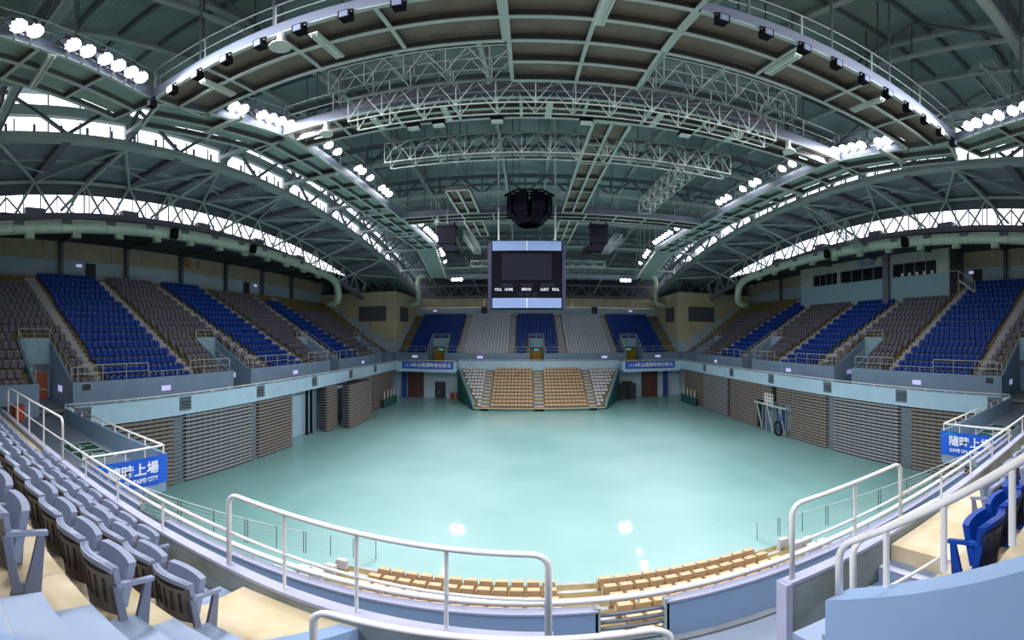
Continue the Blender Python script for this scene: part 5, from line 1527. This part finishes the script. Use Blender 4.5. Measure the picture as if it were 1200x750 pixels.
# no smoking plate on the blue cheek wall
o = thing('no_smoking_sign', 'white no smoking plate with red ring on the big blue cheek wall', 'sign', (1.73, 1.45, 7.4))
part('plate', MB().box(1.72, 1.75, 1.2, 1.52, 6.95, 7.62), M_SWHITE, o)
mb = MB()
for q in range(16):
    a0, a1 = 2 * PI * q / 16, 2 * PI * (q + 1) / 16
    mb.quad((1.716, 1.37 + .09 * math.cos(a0), 7.42 + .09 * math.sin(a0)), (1.716, 1.37 + .12 * math.cos(a0), 7.42 + .12 * math.sin(a0)), (1.716, 1.37 + .12 * math.cos(a1), 7.42 + .12 * math.sin(a1)), (1.716, 1.37 + .09 * math.cos(a1), 7.42 + .09 * math.sin(a1)))
part('red_ring', mb, mat('red_ring_print', (196, 40, 46), .5, var=0), o)
part('cigarette_mark', MB().box(1.714, 1.718, 1.31, 1.43, 7.41, 7.43), M_BLACK, o)
# red bins, fire boxes, folded stacks at floor level
for i, x in enumerate((-11.4, -10.5)):
    o = thing('fire_box', 'red fire equipment box standing by the far wall, %s the brown post' % ('farther from', 'nearer to')[i], 'box', (x, 58.0, 0), 'red fire boxes')
    part('case', MB().box(-.28, .28, -.2, .2, 0, .85), mat('fire_red_paint', (170, 44, 34), .5, var=.1), o, local=True)
    part('lid', MB().box(-.31, .31, -.23, .23, .85, .93), MATS['fire_red_paint'], o, local=True)
for i, x in enumerate((13.6, 15.0, 16.3)):
    o = thing('folded_stack', 'dark stack of folded seating units under the far balcony, %s from the brown doors' % ORD[3 - i], 'stack', (x - .4, 57.2, 0), 'folded stacks under the balcony')
    for k in range(9):
        part('folded_unit', MB().box(-.6 + .04 * (k % 2), .62, -.4, .4, .06 + k * .27, .26 + k * .27), M_DOORD, o, local=True)
    for x2 in (-.62, .62):
        part('stack_frame', MB().box(x2 - .03, x2 + .03, -.42, -.36, 0, 2.6), M_BLACK, o, local=True)
for i, (x, y) in enumerate(((-20.6, 5.2), (-19.9, 4.4))):
    o = thing('plastic_bin', '%s plastic bin behind the near parapet by the red-brown door' % ('orange', 'dark red')[i], 'bin', (x, y, WZ))
    part('bin_body', MB().prism([(-.25, -.25, 0), (.25, -.25, 0), (.25, .25, 0), (-.25, .25, 0)], (0, 0, .8)), M_ORANGE if i == 0 else M_DOORB, o, local=True)
    part('bin_rim', MB().box(-.29, .29, -.29, .29, .8, .87), M_ORANGE if i == 0 else M_DOORB, o, local=True)

# ================================================================== NEAR SEATS
def near_seat_meshes(mseat, mback, mslot, tagn):
    N = 8
    def yb(x, z): return -.24 + .085 * (x / .235) ** 2 - .10 * (z - .3)
    out = {}
    mb = MB()
    xs = [-.235 + .47 * i / N for i in range(N + 1)]
    zs = [.28, .55, .8, .87]
    th = .045
    v = []; idx = {}
    for side in (0, 1):
        for j, z in enumerate(zs):
            for i, x in enumerate(xs):
                zz = z - (.05 * (abs(x) / .235) ** 3 if j >= 2 else 0)
                idx[side, j, i] = len(v)
                v.append((x, yb(x, z) + (th if side else 0), zz))
    f = []; mi = []
    J = len(zs) - 1
    for j in range(J):
        for i in range(N):
            f.append((idx[0, j, i], idx[0, j, i + 1], idx[0, j + 1, i + 1], idx[0, j + 1, i])); mi.append(1)
            f.append((idx[1, j, i + 1], idx[1, j, i], idx[1, j + 1, i], idx[1, j + 1, i + 1])); mi.append(0)
    for i in range(N):
        f.append((idx[0, J, i], idx[0, J, i + 1], idx[1, J, i + 1], idx[1, J, i])); mi.append(0)
        f.append((idx[0, 0, i + 1], idx[0, 0, i], idx[1, 0, i], idx[1, 0, i + 1])); mi.append(0)
    for i in (0, N):
        for j in range(J):
            q = (idx[0, j, i], idx[0, j + 1, i], idx[1, j + 1, i], idx[1, j, i])
            f.append(q if i == 0 else q[::-1]); mi.append(0)
    mb.v = v; mb.f = f; mb.m = mi
    # slots of the shell, their shade painted as dark strips, and a thick rim
    for x in (-.15, -.075, 0, .075, .15):
        zz = .42
        mb.prism([(x - .014, yb(x, zz) - .006, zz), (x + .014, yb(x, zz) - .006, zz), (x + .014, yb(x, .68) - .006, .68), (x - .014, yb(x, .68) - .006, .68)], (0, .01, 0), 2)
    for i in range(N):
        a, b = xs[i] * .86, xs[i + 1] * .86
        mb.prism([(a, yb(a, .755) - .006, .74), (b, yb(b, .755) - .006, .74), (b, yb(b, .755) - .006, .772), (a, yb(a, .755) - .006, .772)], (0, .01, 0), 2)
    for i in range(N):
        za, zb = .87 - .05 * (abs(xs[i]) / .235) ** 3, .87 - .05 * (abs(xs[i + 1]) / .235) ** 3
        mb.prism([(xs[i], yb(xs[i], .87) - .018, za - .05), (xs[i + 1], yb(xs[i + 1], .87) - .018, zb - .05), (xs[i + 1], yb(xs[i + 1], .87) - .018, zb), (xs[i], yb(xs[i], .87) - .018, za)], (0, .03, 0), 0)
    out['backrest'] = mb.mesh(tagn + '_backrest', [mseat, mback, mslot])
    mb = MB()
    for i in range(6):
        a, b = -.212 + .424 * i / 6, -.212 + .424 * (i + 1) / 6
        ya, yb2 = -.03 - .03 * (a / .2) ** 2, -.03 - .03 * (b / .2) ** 2
        mb.prism([(a, ya - .02, .34), (b, yb2 - .02, .34), (b, yb2 + .05, .81), (a, ya + .05, .81)], (0, -.06, 0))
    out['seat_pan'] = mb.mesh(tagn + '_seat_pan', mseat)
    mb = MB()
    mb.prism([(-.232, -.2, .63), (-.232, .1, .6), (-.232, .1, .64), (-.232, -.2, .675)], (-.038, 0, 0))
    out['armrest'] = mb.mesh(tagn + '_armrest', mseat)
    mb = MB()
    mb.prism([(-.238, -.22, .64), (-.238, -.17, .64), (-.238, -.08, .06), (-.238, -.14, 0)], (-.03, 0, 0))
    mb.prism([(-.238, .03, .62), (-.238, .08, .62), (-.238, .05, .0), (-.238, -.08, 0)], (-.03, 0, 0))
    mb.prism([(-.238, -.17, .0), (-.26, .05, .0), (-.238, .04, .16), (-.238, -.14, .16)], (-.03, 0, 0))
    mb.disc((-.27, -.05, .09), (-1, 0, 0), .035, 10, 1, .004)
    out['standard'] = mb.mesh(tagn + '_standard', [mat('slate_seat_leg', (106, 114, 134), .5, var=.06) if mseat is M_NSEAT else mseat, M_STEELL])
    return out
NSM = near_seat_meshes(M_NSEAT, M_NBACK, M_NDARK, 'grey')
NSB = near_seat_meshes(M_BLUE, mat('dark_blue_seat_back', (10, 30, 84), .5, var=.1), M_NDARK, 'blue')
def near_seat(x, y, z, meshes, label, grp, both=False):
    o = thing('auditorium_seat', label, 'seat', (x, y, z), grp)
    for nm, me in meshes.items():
        c = bpy.data.objects.new(nm, me); link(c, o)
    if both:
        for nm in ('armrest', 'standard'):
            c = bpy.data.objects.new(nm, meshes[nm]); c.location = (.502, 0, 0); link(c, o)
    return o
for r, (x1, n) in enumerate(((-4.1, 9), (-2.5, 22), (-2.47, 24), (-2.75, 24))):
    y = 2.76 - NT * r
    for k in range(n):
        x = x1 - .52 * k
        near_seat(x, y, NZ0 + NR * r, NSM, 'slate tip-up seat in the %s row behind the near parapet, %s from the tan landing' % (ORD[r + 1], ORD[k + 1]), 'slate seats, %s row behind the near parapet' % ORD[r + 1], k == 0)
for r, x0, n, ms, wd in ((1, 5.2, 14, NSM, 'slate'), (2, 3.2, 3, NSB, 'blue'), (2, 4.9, 12, NSM, 'slate'), (3, 3.2, 3, NSB, 'blue')):
    y = 2.76 - NT * r
    for k in range(n):
        near_seat(x0 + .52 * k, y, NZ0 + NR * r, ms, '%s tip-up seat, %s row, %s from the big blue cheek wall' % (wd, ORD[r + 1], ORD[k + 1 + (3 if (r == 2 and wd == 'slate') else 0)]), '%s seats beside the blue cheek wall' % wd, k == n - 1)
